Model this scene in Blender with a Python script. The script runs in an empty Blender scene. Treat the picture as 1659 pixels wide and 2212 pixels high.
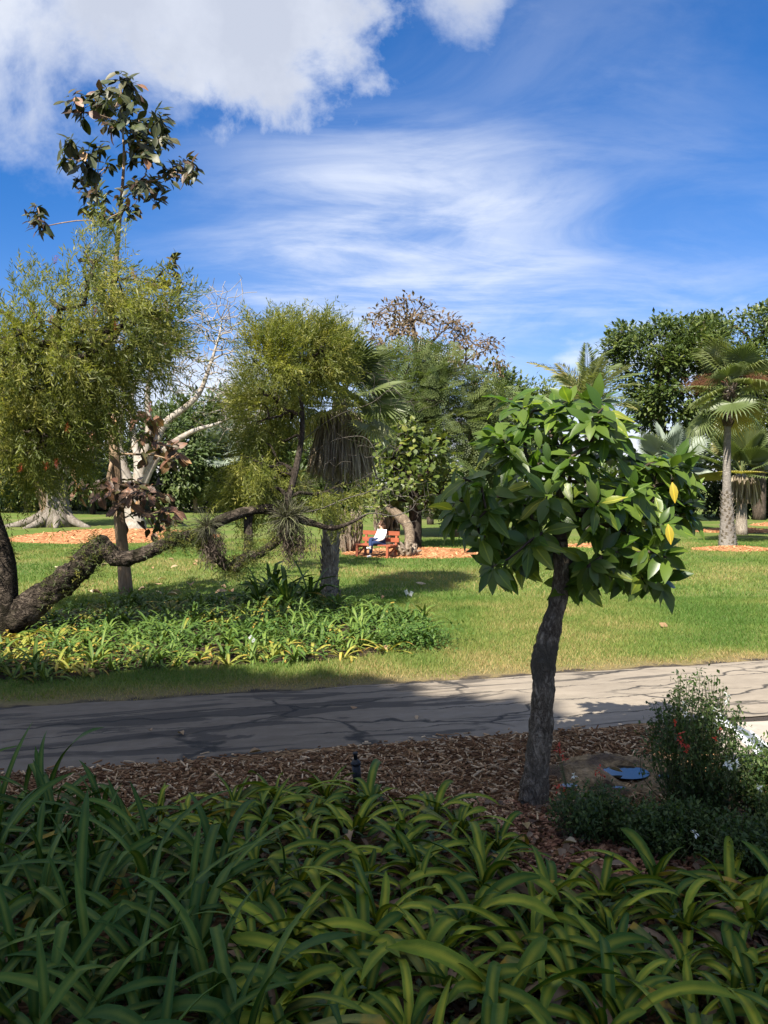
import bpy, math, random
import numpy as np
from mathutils import Vector, Matrix, noise as mnoise

# ------------------------------------------------------------------ camera, sky, sun, exposure
scene = bpy.context.scene
col = scene.collection
rng = np.random.default_rng(7)
random.seed(7)
CAM_H = 2.6
FPX = 1853.0            # focal length in units of a 1659 x 2212 frame
PITCH = math.radians(-1.73)
cam_d = bpy.data.cameras.new('camera')
cam_d.sensor_fit = 'VERTICAL'
cam_d.sensor_height = 24.0
cam_d.lens = 12.0 * FPX / 1106.0
cam_d.clip_end = 2000.0
cam = bpy.data.objects.new('camera', cam_d)
col.objects.link(cam)
cam.location = (0, 0, CAM_H)
cam.rotation_euler = (math.pi / 2 + PITCH, 0, 0)
scene.camera = cam

SUN_DIR = Vector((0.437, 0.864, -1.0)).normalized()     # the way the light travels
SUN_EL = math.asin(-SUN_DIR.z)
sun_d = bpy.data.lights.new('sun', 'SUN')
sun_d.energy = 5.0
sun_d.angle = math.radians(0.5)
sun_d.color = (1.0, 0.93, 0.82)
sun = bpy.data.objects.new('sun', sun_d)
col.objects.link(sun)
sun.rotation_euler = SUN_DIR.to_track_quat('-Z', 'Y').to_euler()
sun.location = (-20, -40, 50)

vs = scene.view_settings
vs.view_transform = 'Standard'
vs.look = 'None'
vs.exposure = 1.4
vs.gamma = 1.0
vs.use_curve_mapping = False
scene.cycles.use_denoising = True
scene.cycles.max_bounces = 6
scene.cycles.diffuse_bounces = 3
scene.cycles.glossy_bounces = 3
scene.cycles.transmission_bounces = 4


class NT:
    """small helper to write node trees"""
    def __init__(self, tree):
        self.t = tree
        tree.nodes.clear()

    def n(self, kind, **kw):
        nd = self.t.nodes.new(kind)
        for k, v in kw.items():
            setattr(nd, k, v)
        return nd

    def l(self, a, b):
        self.t.links.new(a, b)

    def val(self, sock, v):
        if hasattr(v, 'is_output'):
            self.l(v, sock)
        else:
            sock.default_value = v

    def math(self, op, a, b=None, c=None, clamp=False):
        nd = self.n('ShaderNodeMath', operation=op, use_clamp=clamp)
        self.val(nd.inputs[0], a)
        if b is not None:
            self.val(nd.inputs[1], b)
        if c is not None:
            self.val(nd.inputs[2], c)
        return nd.outputs[0]

    def vmath(self, op, a, b=None, out=0):
        nd = self.n('ShaderNodeVectorMath', operation=op)
        self.val(nd.inputs[0], a)
        if b is not None:
            self.val(nd.inputs[1], b)
        return nd.outputs['Value'] if out == 'v' else nd.outputs[0]

    def ramp(self, fac, stops, interp='LINEAR'):
        nd = self.n('ShaderNodeValToRGB')
        cr = nd.color_ramp
        cr.interpolation = interp
        while len(cr.elements) < len(stops):
            cr.elements.new(0.5)
        for e, (p, c) in zip(cr.elements, stops):
            e.position = p
            e.color = (c, c, c, 1) if isinstance(c, (int, float)) else (*c[:3], 1)
        self.val(nd.inputs[0], fac)
        return nd.outputs[0]

    def mix(self, fac, a, b, blend='MIX'):
        nd = self.n('ShaderNodeMix', data_type='RGBA', blend_type=blend)
        self.val(nd.inputs[0], fac)
        for s, v in ((nd.inputs[6], a), (nd.inputs[7], b)):
            if hasattr(v, 'is_output'):
                self.l(v, s)
            else:
                s.default_value = (*v[:3], 1)
        return nd.outputs[2]

    def noise(self, vec, scale, detail=4, rough=0.55, dist=0.0):
        nd = self.n('ShaderNodeTexNoise')
        if vec is not None:
            self.l(vec, nd.inputs['Vector'])
        nd.inputs['Scale'].default_value = scale
        nd.inputs['Detail'].default_value = detail
        nd.inputs['Roughness'].default_value = rough
        nd.inputs['Distortion'].default_value = dist
        return nd.outputs[0]

    def voro(self, vec, scale, feature='F1', out='Distance'):
        nd = self.n('ShaderNodeTexVoronoi', feature=feature)
        if vec is not None:
            self.l(vec, nd.inputs['Vector'])
        nd.inputs['Scale'].default_value = scale
        return nd.outputs[out]

    def mapping(self, vec, scale=(1, 1, 1), rot=(0, 0, 0), loc=(0, 0, 0)):
        nd = self.n('ShaderNodeMapping')
        self.l(vec, nd.inputs[0])
        nd.inputs['Scale'].default_value = scale
        nd.inputs['Rotation'].default_value = rot
        nd.inputs['Location'].default_value = loc
        return nd.outputs[0]

    def bump(self, h, strength=0.5, dist=0.02):
        nd = self.n('ShaderNodeBump')
        self.l(h, nd.inputs['Height'])
        nd.inputs['Strength'].default_value = strength
        nd.inputs['Distance'].default_value = dist
        return nd.outputs[0]


def build_world():
    w = bpy.data.worlds.new('World')
    scene.world = w
    w.use_nodes = True
    t = NT(w.node_tree)
    sky = t.n('ShaderNodeTexSky', sky_type='NISHITA')
    sky.sun_disc = False
    sky.sun_elevation = SUN_EL
    sky.sun_rotation = math.atan2(-SUN_DIR.x, -SUN_DIR.y)
    sky.air_density = 1.0
    sky.dust_density = 0.4
    sky.ozone_density = 3.0
    hs = t.n('ShaderNodeHueSaturation')
    hs.inputs['Saturation'].default_value = 1.42
    hs.inputs['Value'].default_value = 1.0
    t.l(sky.outputs[0], hs.inputs['Color'])
    bg1 = t.n('ShaderNodeBackground')
    t.l(t.mix(1.0, hs.outputs[0], (1.10, 0.90, 1.10), 'MULTIPLY'), bg1.inputs[0])
    bg1.inputs[1].default_value = 0.054
    d = t.n('ShaderNodeTexCoord').outputs['Generated']
    sep = t.n('ShaderNodeSeparateXYZ')
    t.l(d, sep.inputs[0])
    z = sep.outputs[2]
    zz = t.math('ADD', t.math('MAXIMUM', z, 0.0), 0.16)
    flat = t.n('ShaderNodeCombineXYZ')
    t.l(t.math('DIVIDE', sep.outputs[0], zz), flat.inputs[0])
    t.l(t.math('DIVIDE', sep.outputs[1], zz), flat.inputs[1])
    fl = flat.outputs[0]
    nbig = t.noise(d, 6.5, 12, 0.60, 0.25)
    nfine = t.noise(d, 13.0, 6, 0.6)

    def blob(c, s, lo, hi, amp=1.5):
        c = Vector(c).normalized()
        q = t.vmath('MULTIPLY', t.vmath('SUBTRACT', d, tuple(c)), s)
        ln = t.vmath('LENGTH', q, out='v')
        den = t.math('ADD', t.math('SUBTRACT', 1.0, ln),
                     t.math('MULTIPLY', t.math('SUBTRACT', nbig, 0.5), amp))
        return t.ramp(den, [(lo, 0.0), (hi, 1.0)], 'EASE')
    c1 = blob((-0.42, 0.50, 0.76), (1.25, 1.25, 1.25), 0.19, 0.46, 0.75)
    c2 = blob((-0.16, 1, 0.560), (4.2, 2.5, 7.0), 0.20, 0.62, 2.1)
    c3 = blob((0.10, 1, 0.570), (9.0, 3.0, 10.0), 0.34, 1.0, 1.9)
    over = t.math('MULTIPLY', t.ramp(t.noise(d, 2.4, 8, 0.56, 0.2), [(0.40, 0.0), (0.56, 1.0)], 'EASE'), t.ramp(z, [(0.53, 0.0), (0.66, 1.0)], 'EASE'))  # cloud cover added overhead, out of view, to whiten the shade fill
    cum = t.math('MAXIMUM', t.math('MAXIMUM', c1, over), t.math('MAXIMUM', c2, c3))
    # thin high cloud, wind-drawn
    m = t.mapping(fl, (0.8, 1.25, 1.0), (0, 0, math.radians(32)))
    wis = t.noise(m, 1.55, 9, 0.62, 0.9)
    wis2 = t.noise(t.mapping(fl, (1.0, 2.0, 1.0), (0, 0, math.radians(-24)), (3.1, 0.7, 0)), 1.6, 8, 0.62, 0.6)
    wmask = t.ramp(t.noise(t.mapping(fl, (1, 1, 1), (0, 0, 0), (0.35, -0.1, 0)), 0.42, 2, 0.5), [(0.42, 0.0), (0.60, 1.0)], 'EASE')
    wc = Vector((0.03, 1, 0.27)).normalized()
    wq = t.vmath('LENGTH', t.vmath('MULTIPLY', t.vmath('SUBTRACT', d, tuple(wc)), (2.9, 2.0, 5.2)), out='v')
    wreg = t.math('MAXIMUM', t.ramp(wq, [(0.25, 1.0), (1.1, 0.0)], 'EASE'), t.math('MULTIPLY', wmask, 0.5))
    w1 = t.ramp(wis, [(0.38, 0.0), (0.66, 1.0)], 'EASE')
    w2 = t.ramp(wis2, [(0.40, 0.0), (0.68, 1.0)], 'EASE')
    wisp = t.math('MULTIPLY', t.math('ADD', t.math('MULTIPLY', w1, 0.55), t.math('MULTIPLY', w2, 0.45)), wreg)
    veil = t.math('MULTIPLY', wreg, 0.16)
    # low cumulus banks round the horizon
    lown = t.noise(t.mapping(d, (1, 1, 2.6)), 5.2, 7, 0.55)
    lowz = t.ramp(z, [(0.0, 0.62), (0.10, 0.5), (0.20, 0.12), (0.30, 0.0)])
    low = t.ramp(t.math('ADD', lown, t.math('MULTIPLY', lowz, 0.42)), [(0.56, 0.0), (0.76, 0.88)], 'EASE')
    low = t.math('MULTIPLY', low, t.ramp(z, [(0.12, 1.0), (0.26, 0.0)]))
    mask = t.math('MAXIMUM', t.math('MAXIMUM', cum, low),
                  t.math('ADD', t.math('MULTIPLY', wisp, 0.74), veil), clamp=True)
    mask = t.math('MULTIPLY', mask, 0.96, clamp=True)
    # cumulus have grey undersides: shade follows thickness of the cloud
    thick = t.math('MULTIPLY', cum, t.ramp(t.math('ADD', t.math('MULTIPLY', nfine, 0.35), t.noise(d, 3.1, 3, 0.5)),
                                          [(0.42, 0.0), (0.76, 1.0)]))
    ccol = t.mix(thick, (0.80, 0.84, 0.92), (0.50, 0.54, 0.64))
    bg2 = t.n('ShaderNodeBackground')
    t.l(ccol, bg2.inputs[0])
    bg2.inputs[1].default_value = 0.48
    mx = t.n('ShaderNodeMixShader')
    t.l(mask, mx.inputs[0])
    t.l(bg1.outputs[0], mx.inputs[1])
    t.l(bg2.outputs[0], mx.inputs[2])
    out = t.n('ShaderNodeOutputWorld')
    t.l(mx.outputs[0], out.inputs[0])


build_world()

# ------------------------------------------------------------------ small tools
CP, SP = math.cos(PITCH), math.sin(PITCH)


def P(u, v, y):
    """world point at depth y (metres ahead) seen at frame position (u, v) of 1659 x 2212"""
    a, b = (u - 829.5) / FPX, (1106.0 - v) / FPX
    d = np.array([a, CP - b * SP, SP + b * CP])
    return d * (y / d[1]) + np.array([0, 0, CAM_H])


def Gd(u, v, z=0.0):
    a, b = (u - 829.5) / FPX, (1106.0 - v) / FPX
    d = np.array([a, CP - b * SP, SP + b * CP])
    k = (z - CAM_H) / d[2]
    return d * k + np.array([0, 0, CAM_H])


def PX(px, y):
    return px * y / FPX


def unit(a):
    a = np.asarray(a, float)
    return a / np.maximum(np.linalg.norm(a, axis=-1, keepdims=True), 1e-9)


def in_poly(pts, poly):
    x, y = pts[:, 0], pts[:, 1]
    inside = np.zeros(len(pts), bool)
    j = len(poly) - 1
    for i in range(len(poly)):
        xi, yi = poly[i][0], poly[i][1]
        xj, yj = poly[j][0], poly[j][1]
        c = ((yi > y) != (yj > y)) & (x < (xj - xi) * (y - yi) / (yj - yi + 1e-12) + xi)
        inside ^= c
        j = i
    return inside


def sample_2d(poly, n, r=None):
    r = r or rng
    poly = np.array(poly, float)
    lo, hi = poly.min(0), poly.max(0)
    out = np.zeros((0, 2))
    while len(out) < n:
        p = lo + (hi - lo) * r.random((n * 2, 2))
        out = np.vstack([out, p[in_poly(p, poly)]])
    return out[:n]


def sample_crown(poly, n, y, depth, r=None, gap=0.45):
    """points in a crown volume whose outline is poly and whose depth follows distance to the outline"""
    r = r or rng
    p2 = sample_2d(poly, int(n * 1.9), r)
    pl = np.array(poly, float)
    ext = float(np.ptp(pl, axis=0).mean())
    off = r.random(2) * 50
    sc = np.array([vnoise((q[0] * 5.5 / ext + off[0], q[1] * 5.5 / ext + off[1], 0.5)) for q in p2]) * gap + r.random(len(p2)) * 0.35
    p2 = p2[np.argsort(-sc)[:n]]
    p2 = p2[r.permutation(n)]
    a, b = pl, np.roll(pl, -1, 0)
    ab = b - a
    t = np.clip(((p2[:, None] - a[None]) * ab[None]).sum(2) / ((ab ** 2).sum(1)[None] + 1e-9), 0, 1)
    dd = np.linalg.norm(p2[:, None] - (a[None] + t[..., None] * ab[None]), axis=2).min(1)
    f = np.sqrt(np.clip(dd / (dd.max() + 1e-9), 0, 1)) * 0.85 + 0.15
    yy = y + (r.random(n) * 2 - 1) * depth * f
    return np.array([P(u, v, q) for (u, v), q in zip(p2, yy)])


def vnoise(p, s=1.0):
    return mnoise.noise(Vector((p[0] * s, p[1] * s, p[2] * s)))


class Geo:
    """collects vertices and polygons for ONE mesh"""
    def __init__(self):
        self.V, self.L, self.T, self.R, self.U = [], [], [], [], []
        self.n = 0

    def add(self, V, L, T, R=None, U=None):
        V = np.asarray(V, float).reshape(-1, 3)
        k = len(V)
        self.V.append(V)
        self.L.append(np.asarray(L, np.int64).ravel() + self.n)
        self.T.append(np.asarray(T, np.int64).ravel())
        self.R.append(np.zeros(k) if R is None else np.broadcast_to(np.asarray(R, float), (k,)))
        self.U.append(np.zeros((k, 2)) if U is None else np.asarray(U, float).reshape(-1, 2))
        self.n += k
        return self

    def mesh(self, name, origin=(0, 0, 0), smooth=True):
        V = np.vstack(self.V) - np.asarray(origin, float)
        L = np.concatenate(self.L)
        T = np.concatenate(self.T)
        me = bpy.data.meshes.new(name)
        me.vertices.add(len(V))
        me.vertices.foreach_set('co', V.astype(np.float32).ravel())
        me.loops.add(len(L))
        me.loops.foreach_set('vertex_index', L.astype(np.int32))
        me.polygons.add(len(T))
        st = np.concatenate([[0], np.cumsum(T)[:-1]]).astype(np.int32)
        me.polygons.foreach_set('loop_start', st)
        me.update(calc_edges=True)
        a = me.attributes.new('rnd', 'FLOAT', 'POINT')
        a.data.foreach_set('value', np.concatenate(self.R).astype(np.float32))
        U = np.vstack(self.U)
        if np.any(U):
            uv = me.uv_layers.new(name='UVMap')
            uv.data.foreach_set('uv', U[L].astype(np.float32).ravel())
        me.polygons.foreach_set('use_smooth', np.full(len(T), bool(smooth)))
        return me

    # ---- shapes
    def box(self, lo, hi, R=0.0):
        x0, y0, z0 = lo
        x1, y1, z1 = hi
        V = [(x0, y0, z0), (x1, y0, z0), (x1, y1, z0), (x0, y1, z0), (x0, y0, z1), (x1, y0, z1), (x1, y1, z1), (x0, y1, z1)]
        F = [0, 3, 2, 1, 4, 5, 6, 7, 0, 1, 5, 4, 1, 2, 6, 5, 2, 3, 7, 6, 3, 0, 4, 7]
        return self.add(V, F, [4] * 6, R)

    def beam(self, a, b, w, h, up=(0, 0, 1), R=0.0):
        """a bar from a to b, w across, h along up"""
        a, b = np.asarray(a, float), np.asarray(b, float)
        d = unit(b - a)
        s = unit(np.cross(d, np.asarray(up, float)))
        t = np.cross(s, d)
        V = []
        for p in (a, b):
            for i, j in ((-1, -1), (1, -1), (1, 1), (-1, 1)):
                V.append(p + s * i * w / 2 + t * j * h / 2)
        F = [0, 1, 2, 3, 7, 6, 5, 4, 0, 4, 5, 1, 1, 5, 6, 2, 2, 6, 7, 3, 3, 7, 4, 0]
        return self.add(V, F, [4] * 6, R)

    def tube(self, pts, rad, n=8, rough=0.0, rs=3.0, cap=True, R=0.0, sub=0):
        pts = np.asarray(pts, float)
        rad = np.broadcast_to(np.asarray(rad, float), (len(pts),)).copy()
        if sub:
            pts, rad = smooth_path(pts, rad, sub)
        m = len(pts)
        tan = np.gradient(pts, axis=0) if m > 2 else np.repeat((pts[1:] - pts[:-1]), 2, 0)
        tan = unit(tan)
        ref = np.array([1.0, 0, 0]) if abs(tan[0][0]) < 0.8 else np.array([0, 1.0, 0])
        ang = np.arange(n) * 2 * math.pi / n
        ca, sa = np.cos(ang), np.sin(ang)
        V = np.zeros((m, n, 3))
        x = ref
        for i in range(m):
            x = x - tan[i] * np.dot(x, tan[i])
            x = unit(x)
            yv = np.cross(tan[i], x)
            ring = pts[i] + rad[i] * (ca[:, None] * x + sa[:, None] * yv)
            if rough:
                for k in range(n):
                    q = ring[k]
                    f = 1 + rough * (vnoise(q, rs) + 0.6 * vnoise(q + 9.1, rs * 2.7) + 0.35 * vnoise(q + 3.7, rs * 6.1))
                    ring[k] = pts[i] + (q - pts[i]) * f
            V[i] = ring
        idx = np.arange(m * n).reshape(m, n)
        a, b = idx[:-1], idx[1:]
        F = np.stack([a, np.roll(a, -1, 1), np.roll(b, -1, 1), b], -1).reshape(-1)
        T = np.full((m - 1) * n, 4)
        L = list(F)
        T = list(T)
        VV = V.reshape(-1, 3)
        if cap:
            L += list(idx[-1]) + list(idx[0][::-1])
            T += [n, n]
        U = np.stack([np.tile(np.arange(n) / n, m), np.repeat(np.arange(m) / m, n) + 1e-3], -1)
        return self.add(VV, L, T, R, U)

    def inst(self, tpl, pos, Rm, scale=1.0, rnd=None):
        """many copies of a template (V, L, T, U) placed by frames Rm (columns are the axes)"""
        Vt, Lt, Tt, Ut = tpl
        N, k = len(pos), len(Vt)
        if N == 0:
            return self
        scale = np.broadcast_to(np.asarray(scale, float), (N,))
        V = np.einsum('nij,kj->nki', Rm, Vt) * scale[:, None, None] + np.asarray(pos)[:, None, :]
        L = (np.asarray(Lt)[None, :] + (np.arange(N) * k)[:, None]).ravel()
        T = np.tile(Tt, N)
        r = np.repeat(rng.random(N) if rnd is None else rnd, k)
        return self.add(V.reshape(-1, 3), L, T, r, np.tile(Ut, (N, 1)))


def smooth_path(pts, rad, sub):
    pts = np.asarray(pts, float)
    m = len(pts)
    out, ro = [], []
    for i in range(m - 1):
        p0, p1, p2, p3 = pts[max(i - 1, 0)], pts[i], pts[i + 1], pts[min(i + 2, m - 1)]
        for j in range(sub):
            t = j / sub
            out.append(0.5 * ((2 * p1) + (-p0 + p2) * t + (2 * p0 - 5 * p1 + 4 * p2 - p3) * t * t + (-p0 + 3 * p1 - 3 * p2 + p3) * t ** 3))
            ro.append(rad[i] * (1 - t) + rad[i + 1] * t)
    out.append(pts[-1])
    ro.append(rad[-1])
    return np.array(out), np.array(ro)


def frames(d, up=None, roll=None):
    """frames with local +Y along d and local +Z near up"""
    d = unit(d)
    n = len(d)
    up = np.tile([0, 0, 1.0], (n, 1)) if up is None else unit(up)
    x = np.cross(d, up)
    bad = np.linalg.norm(x, axis=1) < 1e-3
    x[bad] = [1, 0, 0]
    x = unit(x)
    z = np.cross(x, d)
    if roll is not None:
        c, s = np.cos(roll)[:, None], np.sin(roll)[:, None]
        x, z = x * c + z * s, z * c - x * s
    return np.stack([x, d, z], -1)


def rdir(n, r=None):
    r = r or rng
    return unit(r.normal(size=(n, 3)))


def thing(name, label, cat, loc=(0, 0, 0), group=None, rz=0.0):
    o = bpy.data.objects.new(name, None)
    o.empty_display_size = 0.2
    col.objects.link(o)
    o.location = [float(c) for c in loc]
    o.rotation_euler = (0, 0, rz)
    tag(o, label, cat, group)
    return o


def tag(o, label=None, cat=None, group=None, kind=None):
    if label:
        o['label'] = label
    if cat:
        o['category'] = cat
    if group:
        o['group'] = group
    if kind:
        o['kind'] = kind
    return o


def link(name, me, mat=None, parent=None, kind=None):
    o = bpy.data.objects.new(name, me)
    col.objects.link(o)
    if mat is not None and not me.materials:
        me.materials.append(mat)
    if parent is not None:
        o.parent = parent
    if kind:
        o['kind'] = kind
    return o


def put(name, geo, mat, parent=None, kind=None, smooth=True, origin=None):
    """link a Geo as one object; a child's vertices are stored relative to its (unrotated) parent"""
    if origin is None:
        origin = (0, 0, 0)
        p = parent
        while p is not None:
            origin = np.asarray(origin, float) + np.asarray(p.location[:], float)
            p = p.parent
    return link(name, geo.mesh(name, origin, smooth), mat, parent, kind)


# ------------------------------------------------------------------ materials
MATS = {}


def new_mat(name):
    m = bpy.data.materials.new(name)
    m.use_nodes = True
    MATS[name] = m
    return m, NT(m.node_tree)


def finish(t, bsdf, disp=None):
    out = t.n('ShaderNodeOutputMaterial')
    t.l(bsdf, out.inputs[0])


def principled(t, color, rough=0.6, spec=0.4, normal=None, metallic=0.0):
    b = t.n('ShaderNodeBsdfPrincipled')
    if hasattr(color, 'is_output'):
        t.l(color, b.inputs['Base Color'])
    else:
        b.inputs['Base Color'].default_value = (*color, 1)
    t.val(b.inputs['Roughness'], rough)
    b.inputs['Specular IOR Level'].default_value = spec
    b.inputs['Metallic'].default_value = metallic
    if normal is not None:
        t.l(normal, b.inputs['Normal'])
    return b.outputs[0]


def leaf_mat(name, stops, rough=0.5, trans=0.3, spec=0.4, objrand=False, veins=False, tint=1.25):
    """foliage: colour varies leaf by leaf, light passes through"""
    m, t = new_mat(name)
    if objrand:
        r = t.n('ShaderNodeObjectInfo').outputs['Random']
    else:
        r = t.n('ShaderNodeAttribute', attribute_name='rnd').outputs['Fac']
    c = t.ramp(r, stops)
    geo = t.n('ShaderNodeNewGeometry')
    nz = t.noise(geo.outputs['Position'], 1.7, 3)
    c = t.mix(t.ramp(nz, [(0.3, 0.0), (0.7, 0.35)]), c, t.mix(1.0, c, (0.55, 0.6, 0.5), 'MULTIPLY'))
    nrm = None
    if veins:
        uv = t.n('ShaderNodeTexCoord').outputs['UV']
        s = t.n('ShaderNodeSeparateXYZ')
        t.l(uv, s.inputs[0])
        ax = t.math('ABSOLUTE', t.math('SUBTRACT', s.outputs[0], 0.5))
        rib = t.ramp(ax, [(0.0, 1.0), (0.035, 0.9), (0.06, 0.0)])
        side = t.math('SINE', t.math('MULTIPLY', t.math('SUBTRACT', s.outputs[1], t.math('MULTIPLY', ax, 0.55)), 95.0))
        sv = t.math('MULTIPLY', t.ramp(side, [(0.75, 0.0), (1.0, 1.0)]), 0.3)
        c = t.mix(t.math('MULTIPLY', t.math('MAXIMUM', rib, sv), 0.6), c, t.mix(1.0, c, (2.6, 2.0, 1.6), 'MULTIPLY'))
        nrm = t.bump(t.math('MAXIMUM', rib, t.math('MULTIPLY', side, 0.25)), 0.35, 0.004)
    b = principled(t, c, rough, spec, nrm)
    tr = t.n('ShaderNodeBsdfTranslucent')
    t.l(t.mix(1.0, c, (tint * 1.15, tint * 1.2, tint * 0.55), 'MULTIPLY'), tr.inputs[0])
    mx = t.n('ShaderNodeMixShader')
    mx.inputs[0].default_value = trans
    t.l(b, mx.inputs[1])
    t.l(tr.outputs[0], mx.inputs[2])
    finish(t, mx.outputs[0])
    return m


def bark_mat(name, c1, c2, scale=9.0, c3=None, stretch=(1, 1, 0.3), rough=0.85, bump=0.9, dist=0.03):
    """fissured bark: two scales of ridged noise, paler on the plates, darker in the cracks"""
    m, t = new_mat(name)
    pos = t.n('ShaderNodeNewGeometry').outputs['Position']
    mp = t.mapping(pos, stretch)

    def ridge(sc, det, ds):
        q = t.noise(mp, sc, det, 0.6, ds)
        return t.math('MULTIPLY', t.math('ABSOLUTE', t.math('SUBTRACT', q, 0.5)), 4.0, clamp=True)
    f = t.math('ADD', t.math('MULTIPLY', ridge(scale, 5, 0.6), 0.62), t.math('MULTIPLY', ridge(scale * 2.9, 6, 0.3), 0.38))
    tone = t.noise(pos, scale * 0.25, 4, 0.6)
    g = t.math('ADD', t.math('MULTIPLY', f, 0.75), t.math('MULTIPLY', tone, 0.5))
    c = t.ramp(g, [(0.28, c1), (0.52, tuple(a * 0.62 + b * 0.38 for a, b in zip(c1, c2))), (0.86, c2)])
    if c3 is not None:
        n2 = t.noise(pos, 2.3, 5, 0.65)
        c = t.mix(t.ramp(n2, [(0.50, 0.0), (0.60, 0.8)]), c, c3)
    finish(t, principled(t, c, rough, 0.15, t.bump(f, bump, dist)))
    return m


def plain_mat(name, c, rough=0.6, spec=0.4, var=0.25, scale=14.0, bump=0.0, metallic=0.0):
    m, t = new_mat(name)
    pos = t.n('ShaderNodeTexCoord').outputs['Object']
    n1 = t.noise(pos, scale, 6, 0.6)
    cc = t.mix(t.ramp(n1, [(0.3, 0.0), (0.7, 1.0)]), tuple(x * (1 - var) for x in c), tuple(min(x * (1 + var), 1) for x in c))
    finish(t, principled(t, cc, rough, spec, t.bump(n1, bump, 0.01) if bump else None, metallic))
    return m

# ------------------------------------------------------------------ the setting: lawn, road, mulch
RA = math.radians(15.3)
RE = np.array([math.cos(RA), math.sin(RA)])
RN = np.array([-math.sin(RA), math.cos(RA)])
S_NEAR, S_FAR = 8.15, 10.72


def road_s(xy):
    xy = np.asarray(xy)
    return xy[..., 0] * RN[0] + xy[..., 1] * RN[1]


def lawn_material():
    m, t = new_mat('lawn')
    pos = t.n('ShaderNodeNewGeometry').outputs['Position']
    big = t.noise(pos, 0.22, 4, 0.55)
    mid = t.noise(pos, 1.3, 5, 0.6)
    fine = t.noise(t.mapping(pos, (1, 0.55, 1)), 22.0, 6, 0.7)
    c = t.mix(t.ramp(mid, [(0.35, 0.0), (0.65, 1.0)]), (0.088, 0.145, 0.024), (0.140, 0.188, 0.036))
    c = t.mix(t.ramp(big, [(0.42, 0.0), (0.68, 0.75)]), c, (0.215, 0.195, 0.075))
    c = t.mix(t.ramp(fine, [(0.36, 0.75), (0.62, 0.0)]), c, (0.045, 0.070, 0.014))
    s = t.vmath('DOT_PRODUCT', pos, (float(RN[0]), float(RN[1]), 0.0), out='v')
    sd = t.math('ADD', t.math('SUBTRACT', s, S_FAR), t.math('MULTIPLY', t.math('SUBTRACT', t.noise(pos, 2.2, 5, 0.6), 0.5), 1.1))
    dry = t.ramp(t.math('MULTIPLY', sd, 0.5), [(0.10, 1.0), (0.48, 0.0)])
    c = t.mix(t.math('MULTIPLY', dry, 0.85), c, t.mix(fine, (0.12, 0.085, 0.045), (0.30, 0.22, 0.11)))
    soil = t.ramp(sd, [(0.05, 1.0), (0.22, 0.0)])
    c = t.mix(soil, c, (0.05, 0.042, 0.035))
    finish(t, principled(t, c, 0.9, 0.15, t.bump(fine, 0.9, 0.05)))
    return m


def road_material():
    m, t = new_mat('asphalt')
    pos = t.n('ShaderNodeNewGeometry').outputs['Position']
    rp = t.mapping(pos, (1, 1, 1), (0, 0, -RA))
    agg = t.noise(pos, 190.0, 3, 0.7)
    blot = t.noise(t.mapping(rp, (0.55, 1.3, 1)), 1.1, 6, 0.62, 0.3)
    c = t.mix(agg, (0.155, 0.132, 0.104), (0.30, 0.260, 0.205))
    c = t.mix(t.ramp(blot, [(0.35, 0.0), (0.7, 0.5)]), c, (0.35, 0.30, 0.235))
    # old tar patches and dark seams, mostly on the darker stretch to the left
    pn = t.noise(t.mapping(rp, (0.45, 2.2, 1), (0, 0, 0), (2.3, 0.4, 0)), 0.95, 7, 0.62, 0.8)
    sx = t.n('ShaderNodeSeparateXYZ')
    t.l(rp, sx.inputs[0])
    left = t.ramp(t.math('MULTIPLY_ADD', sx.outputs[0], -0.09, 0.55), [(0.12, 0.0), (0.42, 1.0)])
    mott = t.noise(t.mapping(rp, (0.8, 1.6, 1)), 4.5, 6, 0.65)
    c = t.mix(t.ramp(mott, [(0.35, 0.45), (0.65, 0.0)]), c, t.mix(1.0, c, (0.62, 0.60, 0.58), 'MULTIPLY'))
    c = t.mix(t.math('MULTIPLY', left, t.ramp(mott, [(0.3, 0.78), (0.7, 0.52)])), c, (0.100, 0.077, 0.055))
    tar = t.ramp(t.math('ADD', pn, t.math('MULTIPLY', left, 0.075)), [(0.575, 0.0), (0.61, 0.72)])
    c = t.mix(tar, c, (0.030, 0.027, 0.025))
    wob = t.n('ShaderNodeTexNoise')
    t.l(pos, wob.inputs['Vector'])
    wob.inputs['Scale'].default_value = 1.7
    wob.inputs['Detail'].default_value = 5
    wp = t.vmath('ADD', t.mapping(rp, (0.42, 1.0, 1)), t.vmath('MULTIPLY', wob.outputs[1], (0.55, 0.55, 0.0)))
    ce = t.voro(wp, 0.85, 'DISTANCE_TO_EDGE')
    gate = t.ramp(t.noise(pos, 0.7, 3), [(0.38, 0.0), (0.50, 1.0)])
    crack = t.math('MULTIPLY', t.ramp(ce, [(0.006, 1.0), (0.024, 0.0)]), gate)
    # long seams that follow the road
    wv = t.math('ADD', sx.outputs[1], t.math('MULTIPLY', t.math('SUBTRACT', t.noise(rp, 0.9, 6, 0.65), 0.5), 0.55))
    seam = t.math('ABSOLUTE', t.math('SUBTRACT', t.math('FRACT', t.math('MULTIPLY', wv, 1.55)), 0.5))
    sg = t.ramp(t.noise(t.mapping(rp, (0.5, 2.0, 1)), 1.1, 4), [(0.46, 0.0), (0.56, 1.0)])
    crack2 = t.math('MULTIPLY', t.ramp(seam, [(0.008, 1.0), (0.03, 0.0)]), sg)
    crack = t.math('MAXIMUM', crack, crack2)
    c = t.mix(t.math('MULTIPLY', crack, 0.9), c, (0.022, 0.021, 0.02))
    h = t.math('SUBTRACT', t.math('MULTIPLY', agg, 0.35), t.math('MULTIPLY', crack, 1.3))
    finish(t, principled(t, c, 0.82, 0.25, t.bump(h, 0.6, 0.012)))
    return m


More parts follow.
